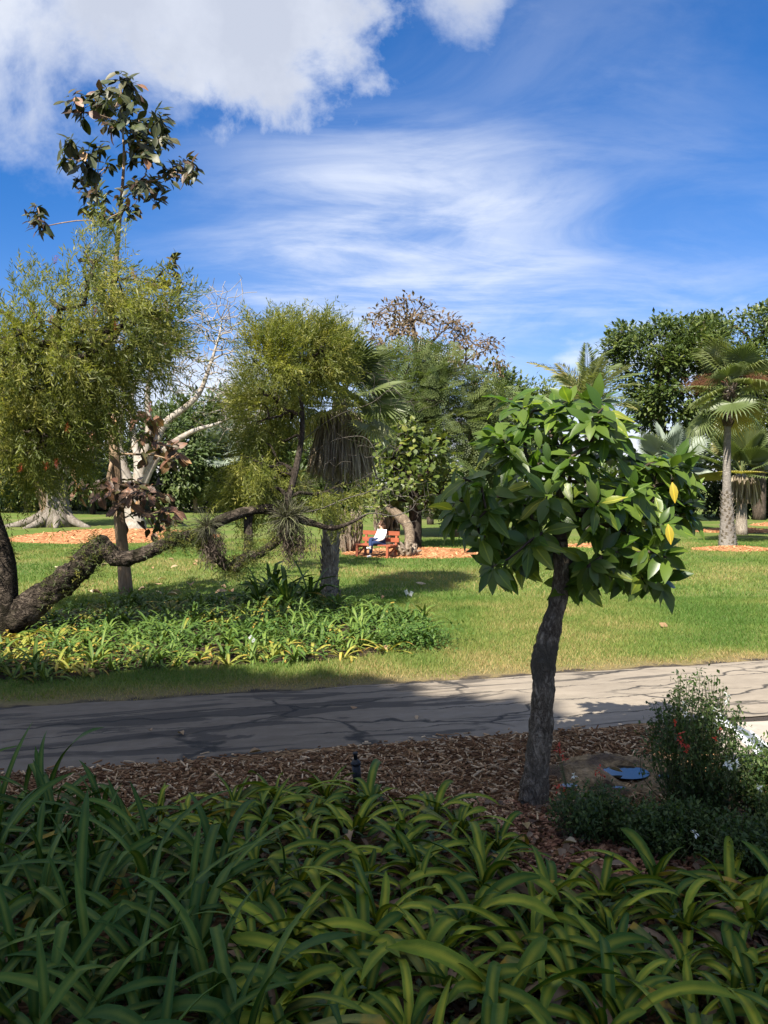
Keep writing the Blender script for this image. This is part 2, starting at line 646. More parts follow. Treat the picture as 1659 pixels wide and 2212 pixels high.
def mulch_material(name, a, b, c_, scale=26.0):
    m, t = new_mat(name)
    pos = t.n('ShaderNodeNewGeometry').outputs['Position']
    n0 = t.n('ShaderNodeTexNoise')
    t.l(pos, n0.inputs['Vector'])
    n0.inputs['Scale'].default_value = 3.0
    wp = t.vmath('ADD', t.mapping(pos, (0.45, 1, 1)), t.vmath('MULTIPLY', n0.outputs[1], (0.3, 0.3, 0.0)))
    vc = t.voro(wp, scale, 'F1', 'Color')
    s = t.n('ShaderNodeSeparateXYZ')
    t.l(vc, s.inputs[0])
    vd = t.voro(wp, scale, 'F1')
    c = t.ramp(s.outputs[0], [(0.0, a), (0.5, b), (1.0, c_)])
    c = t.mix(t.ramp(vd, [(0.35, 0.0), (0.7, 0.65)]), c, tuple(x * 0.3 for x in a))
    finish(t, principled(t, c, 0.9, 0.15, t.bump(t.math('SUBTRACT', s.outputs[1], vd), 0.9, 0.03)))
    return m


M_LAWN = lawn_material()
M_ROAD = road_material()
M_MULCH = mulch_material('brown_mulch', (0.085, 0.048, 0.022), (0.22, 0.120, 0.055), (0.38, 0.24, 0.115))
M_ORANGE = mulch_material('orange_mulch', (0.30, 0.125, 0.050), (0.47, 0.215, 0.095), (0.62, 0.34, 0.17), 14.0)
M_PAVE = plain_mat('concrete', (0.33, 0.285, 0.24), 0.85, 0.2, 0.15, 6.0, 0.3)


def ragged_sheet(name, poly, z, mat, jitter=0.05, step=0.25, kind='structure'):
    """a flat sheet with an uneven edge"""
    pts = []
    n = len(poly)
    for i in range(n):
        a, b = np.array(poly[i], float), np.array(poly[(i + 1) % n], float)
        k = max(1, int(np.linalg.norm(b - a) / step))
        nn = unit(np.array([-(b - a)[1], (b - a)[0]]))
        for j in range(k):
            p = a + (b - a) * j / k
            w = jitter * (vnoise((p[0], p[1], 3.3), 1.1) * 1.6 + vnoise((p[0], p[1], 8.8), 4.0) * 0.8)
            p = p + nn * w
            pts.append((p[0], p[1], z))
    g = Geo().add(pts, list(range(len(pts))), [len(pts)])
    o = put(name, g, mat, smooth=False)
    tag(o, kind=kind)
    return o


g = Geo().add([(-400, -60, 0), (400, -60, 0), (400, 700, 0), (-400, 700, 0)], [0, 1, 2, 3], [4])
tag(put('lawn', g, M_LAWN, smooth=False), 'sunlit green lawn with dry yellow patches and tree shadows', None, None, 'structure')
rs = [RE * -60 + RN * S_NEAR, RE * 60 + RN * S_NEAR, RE * 60 + RN * S_FAR, RE * -60 + RN * S_FAR]
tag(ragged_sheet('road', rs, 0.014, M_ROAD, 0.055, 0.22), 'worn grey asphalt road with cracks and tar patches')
# mulched ground on the near side
mp = [RE * -14 + RN * (S_NEAR + 0.03), RE * 5.2 + RN * (S_NEAR + 0.03), (5.0, -2.0), (-14.0, -2.0)]
tag(ragged_sheet('mulch_ground', mp, 0.022, M_MULCH, 0.07, 0.2), 'brown wood mulch on the near side of the road')
pv = [Gd(1500, 1572)[:2], Gd(1700, 1560)[:2], Gd(1900, 1700)[:2], Gd(1620, 1700)[:2], Gd(1530, 1610)[:2]]
tag(ragged_sheet('pavement', pv, 0.032, M_PAVE, 0.02), 'pale concrete pavement beside the flowering bush')
# the far road behind the trees
fr = [P(-100, 1100, 96)[:2], P(900, 1100, 104)[:2], P(900, 1100, 109)[:2], P(-100, 1100, 101)[:2]]
tag(ragged_sheet('far_road', fr, 0.05, M_PAVE, 0.1, 3.0), 'pale road glimpsed behind the far trunks')

# ---- chips of wood: too many to count
BOXT = (np.array([(-.5, -.5, -.5), (.5, -.5, -.5), (.5, .5, -.5), (-.5, .5, -.5), (-.5, -.5, .5), (.5, -.5, .5), (.5, .5, .5), (-.5, .5, .5)], float),
        [0, 3, 2, 1, 4, 5, 6, 7, 0, 1, 5, 4, 1, 2, 6, 5, 2, 3, 7, 6, 3, 0, 4, 7], [4] * 6, np.zeros((8, 2)))


def chip_mat(name, stops):
    m, t = new_mat(name)
    r = t.n('ShaderNodeAttribute', attribute_name='rnd').outputs['Fac']
    c = t.ramp(r, stops)
    pos = t.n('ShaderNodeNewGeometry').outputs['Position']
    c = t.mix(t.ramp(t.noise(pos, 60.0, 4), [(0.35, 0.5), (0.65, 0.0)]), c, t.mix(1.0, c, (0.4, 0.36, 0.33), 'MULTIPLY'))
    finish(t, principled(t, c, 0.85, 0.2))
    return m


M_CHIP = chip_mat('pale_wood_chips', [(0.0, (0.09, 0.044, 0.020)), (0.45, (0.25, 0.125, 0.055)), (0.75, (0.42, 0.26, 0.13)), (1.0, (0.72, 0.54, 0.33))])
M_CHIPR = chip_mat('red_wood_chips', [(0.0, (0.09, 0.042, 0.026)), (0.5, (0.29, 0.135, 0.075)), (0.85, (0.42, 0.23, 0.13)), (1.0, (0.58, 0.40, 0.25))])
M_CHIPO = chip_mat('orange_wood_chips', [(0.0, (0.28, 0.11, 0.045)), (0.5, (0.50, 0.23, 0.10)), (1.0, (0.70, 0.42, 0.22))])


def chips(name, pts, mat, lmin, lmax, w, z0=0.03, zj=0.03, label=None, parent=None, tilt=0.25):
    n = len(pts)
    az = rng.random(n) * math.pi
    d = np.stack([np.cos(az), np.sin(az), rng.normal(0, tilt, n)], -1)
    R = frames(d, rdir(n) * 0.35 + [0, 0, 1])
    ln = lmin + (lmax - lmin) * rng.random(n) ** 2.2
    R = R * np.stack([w * (0.5 + rng.random(n)), ln, 0.006 + 0.008 * rng.random(n)], -1)[:, None, :]
    g = Geo().inst(BOXT, np.c_[pts[:, :2], (pts[:, 2] if pts.shape[1] > 2 else 0) + z0 + zj * rng.random(n)], R)
    o = put(name, g, mat, parent, 'stuff', smooth=False)
    if label:
        tag(o, label)
    return o


near_mulch = [Gd(-250, 1720)[:2], Gd(150, 1668)[:2], Gd(560, 1648)[:2], Gd(900, 1612)[:2], Gd(1200, 1588)[:2], Gd(1450, 1575)[:2], Gd(1540, 1600)[:2],
              Gd(1560, 1760)[:2], Gd(1000, 1790)[:2], Gd(300, 1830)[:2], Gd(-250, 1850)[:2]]
chips('wood_chips', sample_2d(near_mulch, 13000), M_CHIP, 0.02, 0.14, 0.010, label='pale shredded wood chips along the road edge')
red_area = [Gd(1000, 1740)[:2], Gd(1300, 1740)[:2], Gd(1800, 1900)[:2], Gd(1800, 2100)[:2], Gd(900, 2300)[:2], Gd(850, 1900)[:2]]
chips('bark_chips', sample_2d(red_area, 6500), M_CHIPR, 0.02, 0.09, 0.02, label='reddish bark chips and leaf litter under the foreground tree')
edge = np.array([RE * a + RN * (S_NEAR + abs(b)) for a, b in zip(rng.uniform(-6, 4.5, 420), rng.normal(0, 0.09, 420))])
chips('stray_chips', edge, M_CHIP, 0.02, 0.12, 0.014, 0.018, 0.01, 'stray wood chips strewn on the asphalt edge', tilt=0.06)

MOUNDS = []


def mound(name, label, c, rx, ry, h, rot=0.0, nchips=500, cl=0.1):
    n, m = 12, 44
    V, L, T = [(0, 0, h)], [], []
    for i in range(1, n + 1):
        r = i / n
        for j in range(m):
            a = j * 2 * math.pi / m
            e = 1 + 0.10 * vnoise((math.cos(a) * 1.7 + c[0], math.sin(a) * 1.7 + c[1], 0.3)) + 0.04 * vnoise((math.cos(a) * 6, math.sin(a) * 6, c[0]))
            zz = h * (1 - r * r) + 0.05 * h * vnoise((math.cos(a) * r * 5 + c[0], math.sin(a) * r * 5, 2.0)) * 2 * (r < 0.99)
            V.append((rx * r * e * math.cos(a), ry * r * e * math.sin(a), zz - 0.02 * (i == n) + 0.015))
    for j in range(m):
        L += [0, 1 + j, 1 + (j + 1) % m]
        T.append(3)
    for i in range(n - 1):
        for j in range(m):
            a, b = 1 + i * m + j, 1 + i * m + (j + 1) % m
            L += [a, a + m, b + m, b]
            T.append(4)
    V = np.array(V)
    cr, sr = math.cos(rot), math.sin(rot)
    V[:, :2] = V[:, :2] @ np.array([[cr, sr], [-sr, cr]])
    V += np.array([c[0], c[1], 0])
    o = put(name, Geo().add(V, L, T), M_ORANGE)
    tag(o, label, None, None, 'structure')
    if nchips:
        q = rng.random(nchips) ** 0.5
        a = rng.random(nchips) * 2 * math.pi
        lx, ly = rx * q * np.cos(a) * 1.04, ry * q * np.sin(a) * 1.04
        pts = np.c_[c[0] + lx * cr - ly * sr, c[1] + lx * sr + ly * cr, h * (1 - q * q)]
        chips('mulch_chips', pts, M_CHIPO, cl * 0.5, cl * 1.6, cl * 0.22, 0.015, 0.02, parent=None, label='loose orange chips on ' + label)
    MOUNDS.append((c[0], c[1], rx * 1.03, ry * 1.03, rot))
    return o


mc = Gd(235, 1163)
mound('mulch_bed', 'broad orange mulch bed under the pale bare tree', (mc[0], mc[1] + 1.0), 5.1, 5.2, 0.35, 0.15, 900, 0.22)
mc = Gd(890, 1203)
mound('mulch_bed', 'orange mulch bed under and beside the bench', (mc[0] + 0.25, mc[1] + 1.6), 2.85, 2.3, 0.16, 0.0, 900, 0.15)
mc = Gd(1586, 1188)
mound('mulch_bed', 'round orange mulch ring at the foot of the tall fan palm', (mc[0], mc[1] + 0.1), 1.65, 1.0, 0.12, 0.0, 500, 0.14)
mc = Gd(1560, 1148)
mound('mulch_bed', 'orange mulch ring behind the tall fan palm', (mc[0] + 0.8, mc[1]), 2.6, 1.6, 0.2, 0.0, 300, 0.2)
mc = Gd(1659, 1135)
mound('mulch_bed', 'small orange mulch ring at the right edge of the lawn', (mc[0] + 1.2, mc[1]), 2.2, 2.0, 0.2, 0.0, 200, 0.2)
mc = Gd(1290, 1180)
mound('mulch_bed', 'orange mulch ring glimpsed behind the foreground tree', (mc[0], mc[1]), 1.5, 1.0, 0.1, 0.0, 200, 0.15)
mc = Gd(1210, 1212)
mound('mulch_bed', 'low mulch patch left of the foreground trunk', (mc[0], mc[1]), 0.7, 0.5, 0.06, 0.0, 150, 0.12)


def on_mound(p):
    k = np.zeros(len(p), bool)
    for cx, cy, rx, ry, rot in MOUNDS:
        cr, sr = math.cos(rot), math.sin(rot)
        dx, dy = p[:, 0] - cx, p[:, 1] - cy
        k |= ((dx * cr + dy * sr) / rx) ** 2 + ((-dx * sr + dy * cr) / ry) ** 2 < 1
    return k


FAR_BED = [(-60, 1470), (-60, 1385), (150, 1325), (270, 1295), (420, 1305), (540, 1298), (700, 1312), (850, 1325), (925, 1350), (945, 1378),
           (900, 1402), (820, 1412), (700, 1428), (500, 1438), (300, 1448), (120, 1470)]
FAR_BED_G = [tuple(Gd(u, v)[:2]) for u, v in FAR_BED]
M_SOIL = mulch_material('bed_soil', (0.03, 0.022, 0.015), (0.06, 0.04, 0.025), (0.11, 0.08, 0.05))
tag(ragged_sheet('planting_bed', FAR_BED_G, 0.008, M_SOIL, 0.12), 'dark soil of the planting bed across the road')

# ---- grass blades: one mass
M_GRASS = leaf_mat('grass_blades', [(0.0, (0.38, 0.28, 0.13)), (0.18, (0.29, 0.245, 0.090)), (0.42, (0.195, 0.225, 0.056)), (0.7, (0.120, 0.190, 0.036)), (1.0, (0.074, 0.148, 0.024))], 0.6, 0.35, 0.25)


def grass(name, n, y0, y1, hgt, wid, label):
    y = np.sqrt(rng.uniform(y0 ** 2, y1 ** 2, n))
    x = rng.uniform(-0.52, 0.52, n) * y
    p = np.c_[x, y]
    s = road_s(p)
    nz = np.array([vnoise((a, b, 0.0), 0.22) + 0.5 * vnoise((a, b, 5.0), 1.1) for a, b in p])
    ek = np.array([vnoise((a, b, 2.0), 1.3) for a, b in p])
    sd = s - S_FAR + ek * 0.25
    keep = (sd > 0.08) & (rng.random(n) < np.clip(sd * 1.6, 0.12, 1)) & ~in_poly(p, FAR_BED_G) & ~on_mound(p)
    p, nz, sd = p[keep], nz[keep], sd[keep]
    m = len(p)
    dry = np.clip(1 - sd / 1.1, 0, 1)
    r = np.clip(0.58 - nz * 0.75 + rng.normal(0, 0.16, m) - dry * 0.55, 0, 1)
    az = rng.random(m) * 2 * math.pi
    h = hgt * (0.5 + rng.random(m)) * (0.6 + 0.4 * (1 - dry))
    lean = rng.normal(0, 0.5, (m, 2)) * h[:, None]
    w = wid * (0.6 + 0.8 * rng.random(m))
    bx, by = np.cos(az) * w / 2, np.sin(az) * w / 2
    V = np.stack([np.c_[p[:, 0] - bx, p[:, 1] - by, np.zeros(m)], np.c_[p[:, 0] + bx, p[:, 1] + by, np.zeros(m)],
                  np.c_[p[:, 0] + lean[:, 0], p[:, 1] + lean[:, 1], h]], 1)
    gg = Geo().add(V.reshape(-1, 3), np.arange(3 * m), np.full(m, 3), np.repeat(r, 3))
    tag(put(name, gg, M_GRASS, smooth=False), label, None, None, 'stuff')


grass('grass', 230000, 10.3, 20.0, 0.055, 0.011, 'short mown grass on the near lawn and road verge')
grass('grass', 150000, 20.0, 42.0, 0.07, 0.022, 'short mown grass on the lawn around the bench')

# ------------------------------------------------------------------ foliage templates (local +Y along the leaf, +Z its face)


def tpl_leaf(w=0.38, fold=0.10, curl=0.12, shape='ellip', n=3):
    """leaf of unit length with a raised margin fold"""
    ts = np.linspace(0, 1, n + 2)
    V, U = [], []
    for t in ts:
        if shape == 'ellip':
            ww = math.sin(math.pi * min(max(t, 0.02), 0.985) ** 0.9) * w / 2
        elif shape == 'obov':
            ww = (math.sin(math.pi * min(t, 0.97) ** 1.5)) * w / 2 + 0.01
        else:
            ww = w / 2 * math.sqrt(max(0.0, 1 - (2 * t - 1) ** 2)) + 0.005
        z = -curl * t * t
        V += [(-ww, t, z + fold * ww * 2), (0, t, z), (ww, t, z + fold * ww * 2)]
        U += [(0.5 - ww / w, t + 1e-3), (0.5, t + 1e-3), (0.5 + ww / w, t + 1e-3)]
    L, T = [], []
    for i in range(n + 1):
        a = i * 3
        L += [a, a + 1, a + 4, a + 3, a + 1, a + 2, a + 5, a + 4]
        T += [4, 4]
    return np.array(V), L, T, np.array(U)


def tpl_diamond(w=0.5, fold=0.12, curl=0.1):
    V = [(0, 0, 0), (-w / 2, 0.5, fold * w), (0, 0.52, 0), (w / 2, 0.5, fold * w), (0, 1, -curl)]
    return np.array(V, float), [0, 2, 1, 0, 3, 2, 1, 2, 4, 2, 3, 4], [3, 3, 3, 3], np.array([(0.5, 1e-3), (0, .5), (.5, .5), (1, .5), (.5, 1)])


def tpl_spray(n=16, leaf=0.22, w=0.020, ang=38, droop=0.12, r=None, base=0.1, stem=0.006):
    """twig of unit length set with narrow leaves"""
    r = r or rng
    V, L, T = [], [], []

    def quad(a, b, c, d):
        i = len(V)
        V.extend([a, b, c, d])
        L.extend([i, i + 1, i + 2, i + 3])
        T.append(4)

    def axis(t):
        return np.array([0, t, -droop * t * t])
    quad(axis(0) + [-stem, 0, 0], axis(0) + [stem, 0, 0], axis(1) + [stem * .4, 0, 0], axis(1) + [-stem * .4, 0, 0])
    quad(axis(0) + [0, 0, -stem], axis(0) + [0, 0, stem], axis(1) + [0, 0, stem * .4], axis(1) + [0, 0, -stem * .4])
    for i in range(n):
        t = base + (1 - base) * (i + r.random() * 0.6) / n
        a = math.radians(ang + r.normal(0, 9))
        az = i * 2.4 + r.normal(0, 0.3)
        d = np.array([math.sin(a) * math.cos(az), math.cos(a), math.sin(a) * math.sin(az)])
        s = unit(np.cross(d, rdir(1, r)[0]))
        ln = leaf * (0.7 + 0.5 * r.random())
        p = axis(t)
        quad(p, p + d * ln * 0.45 + s * w, p + d * ln + [0, 0, -0.03 * leaf], p + d * ln * 0.45 - s * w)
    return np.array(V, float), L, T, np.zeros((len(V), 2))


def tpl_feather(np_=7, nl=7, w=0.022, r=None):
    """twice-pinnate leaf of unit length"""
    r = r or rng
    V, L, T = [], [], []

    def quad(a, b, c, d):
        i = len(V)
        V.extend([a, b, c, d])
        L.extend([i, i + 1, i + 2, i + 3])
        T.append(4)
    for k in range(np_):
        t = 0.12 + 0.85 * k / np_
        for sgn in (-1, 1):
            b0 = np.array([0, t, -0.18 * t * t])
            d = unit(np.array([sgn * 0.85, 0.5, -0.18 + 0.12 * r.random()]))
            ln = 0.36 * math.sin(math.pi * (0.2 + 0.7 * t))
            for j in range(nl // 2):
                q = b0 + d * ln * (j + 0.6) / (nl // 2)
                s = unit(np.cross(d, [0, 0, 1]))
                e = s * 0.062
                quad(q - e, q + d * w * 1.6, q + e, q - d * w * 1.6)
    return np.array(V, float), L, T, np.zeros((len(V), 2))


L_DIA = tpl_diamond(0.5)
L_DIA2 = tpl_diamond(0.38, 0.18, 0.16)
L_ROUND = tpl_leaf(0.85, 0.08, 0.10, 'round', 2)
SPRAYS = [tpl_spray(15, 0.23, 0.021, 38, 0.22), tpl_spray(13, 0.26, 0.022, 44, 0.10), tpl_spray(17, 0.21, 0.020, 36, 0.32)]
FEATH = [tpl_feather(), tpl_feather(6, 7)]


def foliage(geo, centers, crown_c, k, spread, size, tpls, out=0.7, up=0.25, droop=0.3, jit=0.7, flat=0.0, r=None):
    """k leaves round each clump centre, facing outwards and up"""
    r = r or rng
    n = len(centers) * k
    c = np.repeat(centers, k, 0)
    off = rdir(n, r) * (r.random(n) ** 0.5)[:, None] * spread
    off[:, 2] *= (1 - flat)
    pos = c + off
    ou = unit(c - crown_c)
    d = ou * out + rdir(n, r) * jit + unit(off) * 0.5 + np.array([0, 0, -droop])
    nrm = ou * 0.5 + rdir(n, r) * 0.55 + np.array([0, 0, up + 0.5]) - np.array(SUN_DIR[:]) * 0.6
    sz = size * (0.6 + 0.8 * r.random(n))
    rr = np.clip(np.repeat(r.random(len(centers)), k) * 0.55 + r.random(n) * 0.45, 0, 1)
    R = frames(d, nrm)
    which = r.integers(0, len(tpls), n)
    for i, tp in enumerate(tpls):
        s = which == i
        geo.inst(tp, pos[s], R[s], sz[s], rr[s])
    return geo


def grow(path, tips, r0, r_tip=0.01, step=0.4, p=2.3, fork=0.3, wob=0.12, up=0.5, bend=0.45, r=None, r_path=None, nmax=10):
    """branches that reach from a trunk path to every tip, thickening as they join; returns a Geo"""
    r = r or rng
    pts, _ = smooth_path(np.asarray(path, float), np.zeros(len(path)), 4)
    seg = np.concatenate([[0], np.cumsum(np.linalg.norm(np.diff(pts, axis=0), axis=1))])
    m = max(4, int(seg[-1] / step))
    ss = np.linspace(0, seg[-1], m + 1)
    nodes = np.zeros((200000, 3))
    par = np.full(200000, -1, int)
    dirs = np.zeros((200000, 3))
    for a in range(3):
        nodes[:m + 1, a] = np.interp(ss, seg, pts[:, a])
    par[1:m + 1] = np.arange(m)
    dirs[:m + 1] = unit(np.gradient(nodes[:m + 1], axis=0))
    cnt = m + 1
    first = int(fork * m)
    tips = np.asarray(tips, float)
    order = np.argsort(np.linalg.norm(tips[:, None] - nodes[None, first:m + 1], axis=2).min(1))
    ends = []
    for t in tips[order]:
        dv = t - nodes[first:cnt]
        dist = np.linalg.norm(dv, axis=1)
        cost = dist + up * np.maximum(0, -dv[:, 2]) - 0.25 * (dirs[first:cnt] * dv).sum(1)
        j = first + int(np.argmin(cost))
        a = nodes[j]
        dd = np.linalg.norm(t - a)
        if dd < 1e-3:
            ends.append(j)
            continue
        c = a + dirs[j] * dd * bend + r.normal(0, wob, 3) * dd * 0.5
        k = max(1, int(dd / step))
        prev = j
        for i in range(1, k + 1):
            q = i / k
            pt = a * (1 - q) ** 2 + 2 * c * q * (1 - q) + t * q * q
            if i < k:
                pt = pt + r.normal(0, wob, 3) * step * 0.35
            nodes[cnt] = pt
            par[cnt] = prev
            dirs[cnt] = unit(pt - nodes[prev])
            prev = cnt
            cnt += 1
        ends.append(prev)
    acc = np.zeros(cnt)
    for e in ends:
        acc[e] += r_tip ** p
    acc[m] += r_tip ** p
    for i in range(cnt - 1, 0, -1):
        acc[par[i]] += acc[i]
    rad = np.maximum(acc, r_tip ** p) ** (1 / p)
    f = (r0 - r_tip) / max(rad[0] - r_tip, 1e-6)
    rad = r_tip + (rad - r_tip) * f
    if r_path is not None:
        rad[:m + 1] = np.interp(ss / seg[-1], np.linspace(0, 1, len(r_path)), r_path)
        for i in range(m + 1, cnt):
            rad[i] = min(rad[i], rad[par[i]] * 0.92)
    kids = [[] for _ in range(cnt)]
    for i in range(1, cnt):
        kids[par[i]].append(i)
    geo = Geo()
    stack = [(0, None)]
    while stack:
        i, pre = stack.pop()
        ch, rr = [], []
        if pre is not None:
            ch.append(nodes[pre])
            rr.append(min(rad[i] * 1.1, rad[pre]))
        cur = i
        while True:
            ch.append(nodes[cur])
            rr.append(rad[cur])
            ks = kids[cur]
            if not ks:
                break
            nx = cur + 1 if (cur < m) else max(ks, key=lambda q: rad[q])
            for q in ks:
                if q != nx:
                    stack.append((q, cur))
            cur = nx
        if len(ch) > 1:
            rm = max(rr)
            geo.tube(ch, rr, int(min(nmax, max(3, 3 + rm * 60))), cap=rm > 0.03)
    return geo


# ------------------------------------------------------------------ foliage and bark colours
M_BROAD = leaf_mat('dark_broad_leaves', [(0.0, (0.026, 0.048, 0.012)), (0.5, (0.055, 0.085, 0.018)), (0.85, (0.105, 0.135, 0.028)), (1.0, (0.150, 0.165, 0.040))], 0.45, 0.25)
M_MIDG = leaf_mat('mid_green_leaves', [(0.0, (0.032, 0.055, 0.016)), (0.5, (0.060, 0.092, 0.026)), (1.0, (0.115, 0.140, 0.042))], 0.5, 0.28)
M_FEATH = leaf_mat('feathery_leaves', [(0.0, (0.055, 0.085, 0.022)), (0.6, (0.098, 0.128, 0.038)), (1.0, (0.165, 0.180, 0.062))], 0.55, 0.35)
M_BOTTLE = leaf_mat('bottlebrush_leaves', [(0.0, (0.060, 0.082, 0.018)), (0.35, (0.125, 0.150, 0.030)), (0.75, (0.235, 0.235, 0.048)), (1.0, (0.37, 0.33, 0.085))], 0.5, 0.45)
M_BRONZE = leaf_mat('bronze_leaves', [(0.0, (0.085, 0.050, 0.028)), (0.6, (0.13, 0.085, 0.042)), (1.0, (0.15, 0.12, 0.05))], 0.6, 0.2)
M_SEA = leaf_mat('round_leaves', [(0.0, (0.045, 0.075, 0.016)), (0.6, (0.105, 0.140, 0.026)), (0.9, (0.20, 0.21, 0.045)), (1.0, (0.36, 0.30, 0.06))], 0.4, 0.3)
M_BARK_D = bark_mat('dark_bark', (0.016, 0.012, 0.009), (0.105, 0.085, 0.068), 7.0)
M_BARK_G = bark_mat('grey_bark', (0.12, 0.10, 0.08), (0.34, 0.31, 0.27), 5.0)
M_BARK_W = bark_mat('pale_bark', (0.24, 0.215, 0.18), (0.50, 0.46, 0.40), 3.0, (0.22, 0.18, 0.14), (1, 1, 0.6), 0.8, 0.4)
M_BARK_T = bark_mat('tan_bark', (0.20, 0.135, 0.085), (0.40, 0.30, 0.20), 6.0, None, (1, 1, 0.15), 0.8, 0.6)
M_BARK_B = bark_mat('brown_bark', (0.045, 0.034, 0.026), (0.16, 0.125, 0.095), 6.0)
M_BARK_LIMB = bark_mat('flaky_limb_bark', (0.010, 0.007, 0.005), (0.27, 0.215, 0.165), 6.0, (0.022, 0.020, 0.010), (1, 1, 1.6), 0.9, 1.0, 0.08)

# ------------------------------------------------------------------ trees


def tree(name, label, path, r0, poly, y, depth, ncl, k, spread, size, tpls, leaf, bark, group=None, fork=0.45, r_tip=0.012,
         step=None, out=0.7, up=0.25, droop=0.3, flat=0.0, jit=0.7, r_path=None, nbr=None, cat='tree', crown_up=0.3, gap=0.4):
    path = [np.asarray(q) if len(q) == 3 and isinstance(q, np.ndarray) else P(*q) for q in path]
    base = path[0].copy()
    base[2] = 0
    path[0][2] = min(path[0][2], 0.0) - 0.05
    e = thing(name, label, cat, base, group)
    cl = sample_crown(poly, ncl, y, depth, gap=gap)
    cc = cl.mean(0) - np.array([0, 0, crown_up * (cl[:, 2].max() - cl[:, 2].min())])
    put('trunk', grow(path, cl if nbr is None else cl[:nbr], r0, r_tip, step or max(0.25, y * 0.011), fork=fork, r_path=r_path), bark, e)
    put('crown', foliage(Geo(), cl, cc, k, spread, size, tpls, out, up, droop, jit, flat), leaf, e, 'stuff', smooth=False)
    return e


def ell(u, v, ru, rv, n=14, j=0.16):
    return [(u + ru * math.cos(a) * (1 + random.uniform(-j, j)), v + rv * math.sin(a) * (1 + random.uniform(-j, j)))
            for a in np.linspace(0, 2 * math.pi, n, endpoint=False)]


# ---- far wood that closes the view
gw = Geo()
cl = []
for i in range(760):
    x = rng.uniform(-100, 105)
    yy = rng.uniform(112, 124)
    top = 6.5 + 3.0 * vnoise((x * 0.10, 1.0, 2.0)) + 1.5 * vnoise((x * 0.4, 1.0, 7.0))
    cl.append((x, yy, top * rng.random() ** 0.55 + 0.6))
foliage(gw, np.array(cl), np.array([0, 150.0, -20]), 20, 1.9, 1.0, [L_DIA, L_DIA2], 0.6, 0.4, 0.2)
tag(put('treeline', gw, M_MIDG, None, 'stuff', smooth=False), 'far-off wood closing the view behind the garden')

# ---- background trees on the left, behind the pale bare tree
BGL = [
    ('dark_evergreen_tree', 'dark evergreen tree behind the buttressed trunk at the left edge', (60, 1098, 84), 0.3, ell(40, 960, 130, 120), 84, 5, 170, 40, 1.5, 0.62, M_BROAD, M_BARK_B),
    ('dark_evergreen_tree', 'dark evergreen tree filling the gap left of the tan trunk', (200, 1098, 80), 0.28, ell(195, 985, 95, 95), 80, 4, 150, 40, 1.4, 0.6, M_BROAD, M_BARK_B),
    ('dark_evergreen_tree', 'rounded dark tree right of the pale bare tree', (370, 1097, 84), 0.3, ell(385, 975, 95, 85), 84, 4.5, 150, 40, 1.5, 0.6, M_MIDG, M_BARK_B),
    ('bushy_tree', 'yellowish green tree behind the tips of the pale bare tree', (455, 1092, 92), 0.35, ell(430, 915, 85, 55), 92, 4, 120, 34, 1.6, 0.65, M_MIDG, M_BARK_B),
    ('bushy_tree', 'airy dark tree rising beside the middle bottlebrush crown', (528, 1092, 88), 0.42, [(440, 900), (470, 850), (520, 830), (570, 840), (620, 880), (620, 960), (560, 980), (480, 960)], 88, 4, 130, 30, 1.4, 0.6, M_MIDG, M_BARK_B),
    ('dark_evergreen_tree', 'low dark tree with black trunk left of the far blue palm', (462, 1094, 90), 0.45, ell(470, 1005, 75, 50), 90, 4, 110, 40, 1.4, 0.6, M_BROAD, M_BARK_D),
    ('dark_evergreen_tree', 'dark tree behind the lower middle bottlebrush sprays', (590, 1092, 90), 0.4, ell(590, 1000, 90, 70), 90, 4, 130, 40, 1.5, 0.6, M_BROAD, M_BARK_D),
    ('dark_evergreen_tree', 'dark tree behind the petticoat palm skirt', (720, 1090, 86), 0.4, ell(715, 1000, 100, 85), 86, 4, 150, 40, 1.5, 0.6, M_BROAD, M_BARK_D),
    ('dark_evergreen_tree', 'dark tree peeping between feathery tree and foreground tree', (1075, 1090, 80), 0.4, [(1020, 900), (1040, 830), (1075, 800), (1110, 830), (1150, 870), (1150, 1000), (1050, 1040)], 80, 4, 130, 40, 1.4, 0.6, M_BROAD, M_BARK_D),
    ('bushy_tree', 'small greyish tree low on the skyline left of the feather palm', (1150, 1090, 95), 0.3, ell(1150, 900, 55, 70), 95, 4, 90, 34, 1.4, 0.6, M_FEATH, M_BARK_B),
]
for nm, lb, b, r0, poly, y, dep, nc, k, sp, sz, lm, bm in BGL:
    cu = np.mean([q[0] for q in poly])
    cv = np.mean([q[1] for q in poly])
    tree(nm, lb, [b, (b[0] * .6 + cu * .4, (b[1] + cv) / 2 + 10, y), (cu, cv + 5, y)], r0, poly, y, dep, nc, k, sp, sz, [L_DIA, L_DIA2], lm, bm,
         'trees in the background', nbr=60, r_tip=0.03)

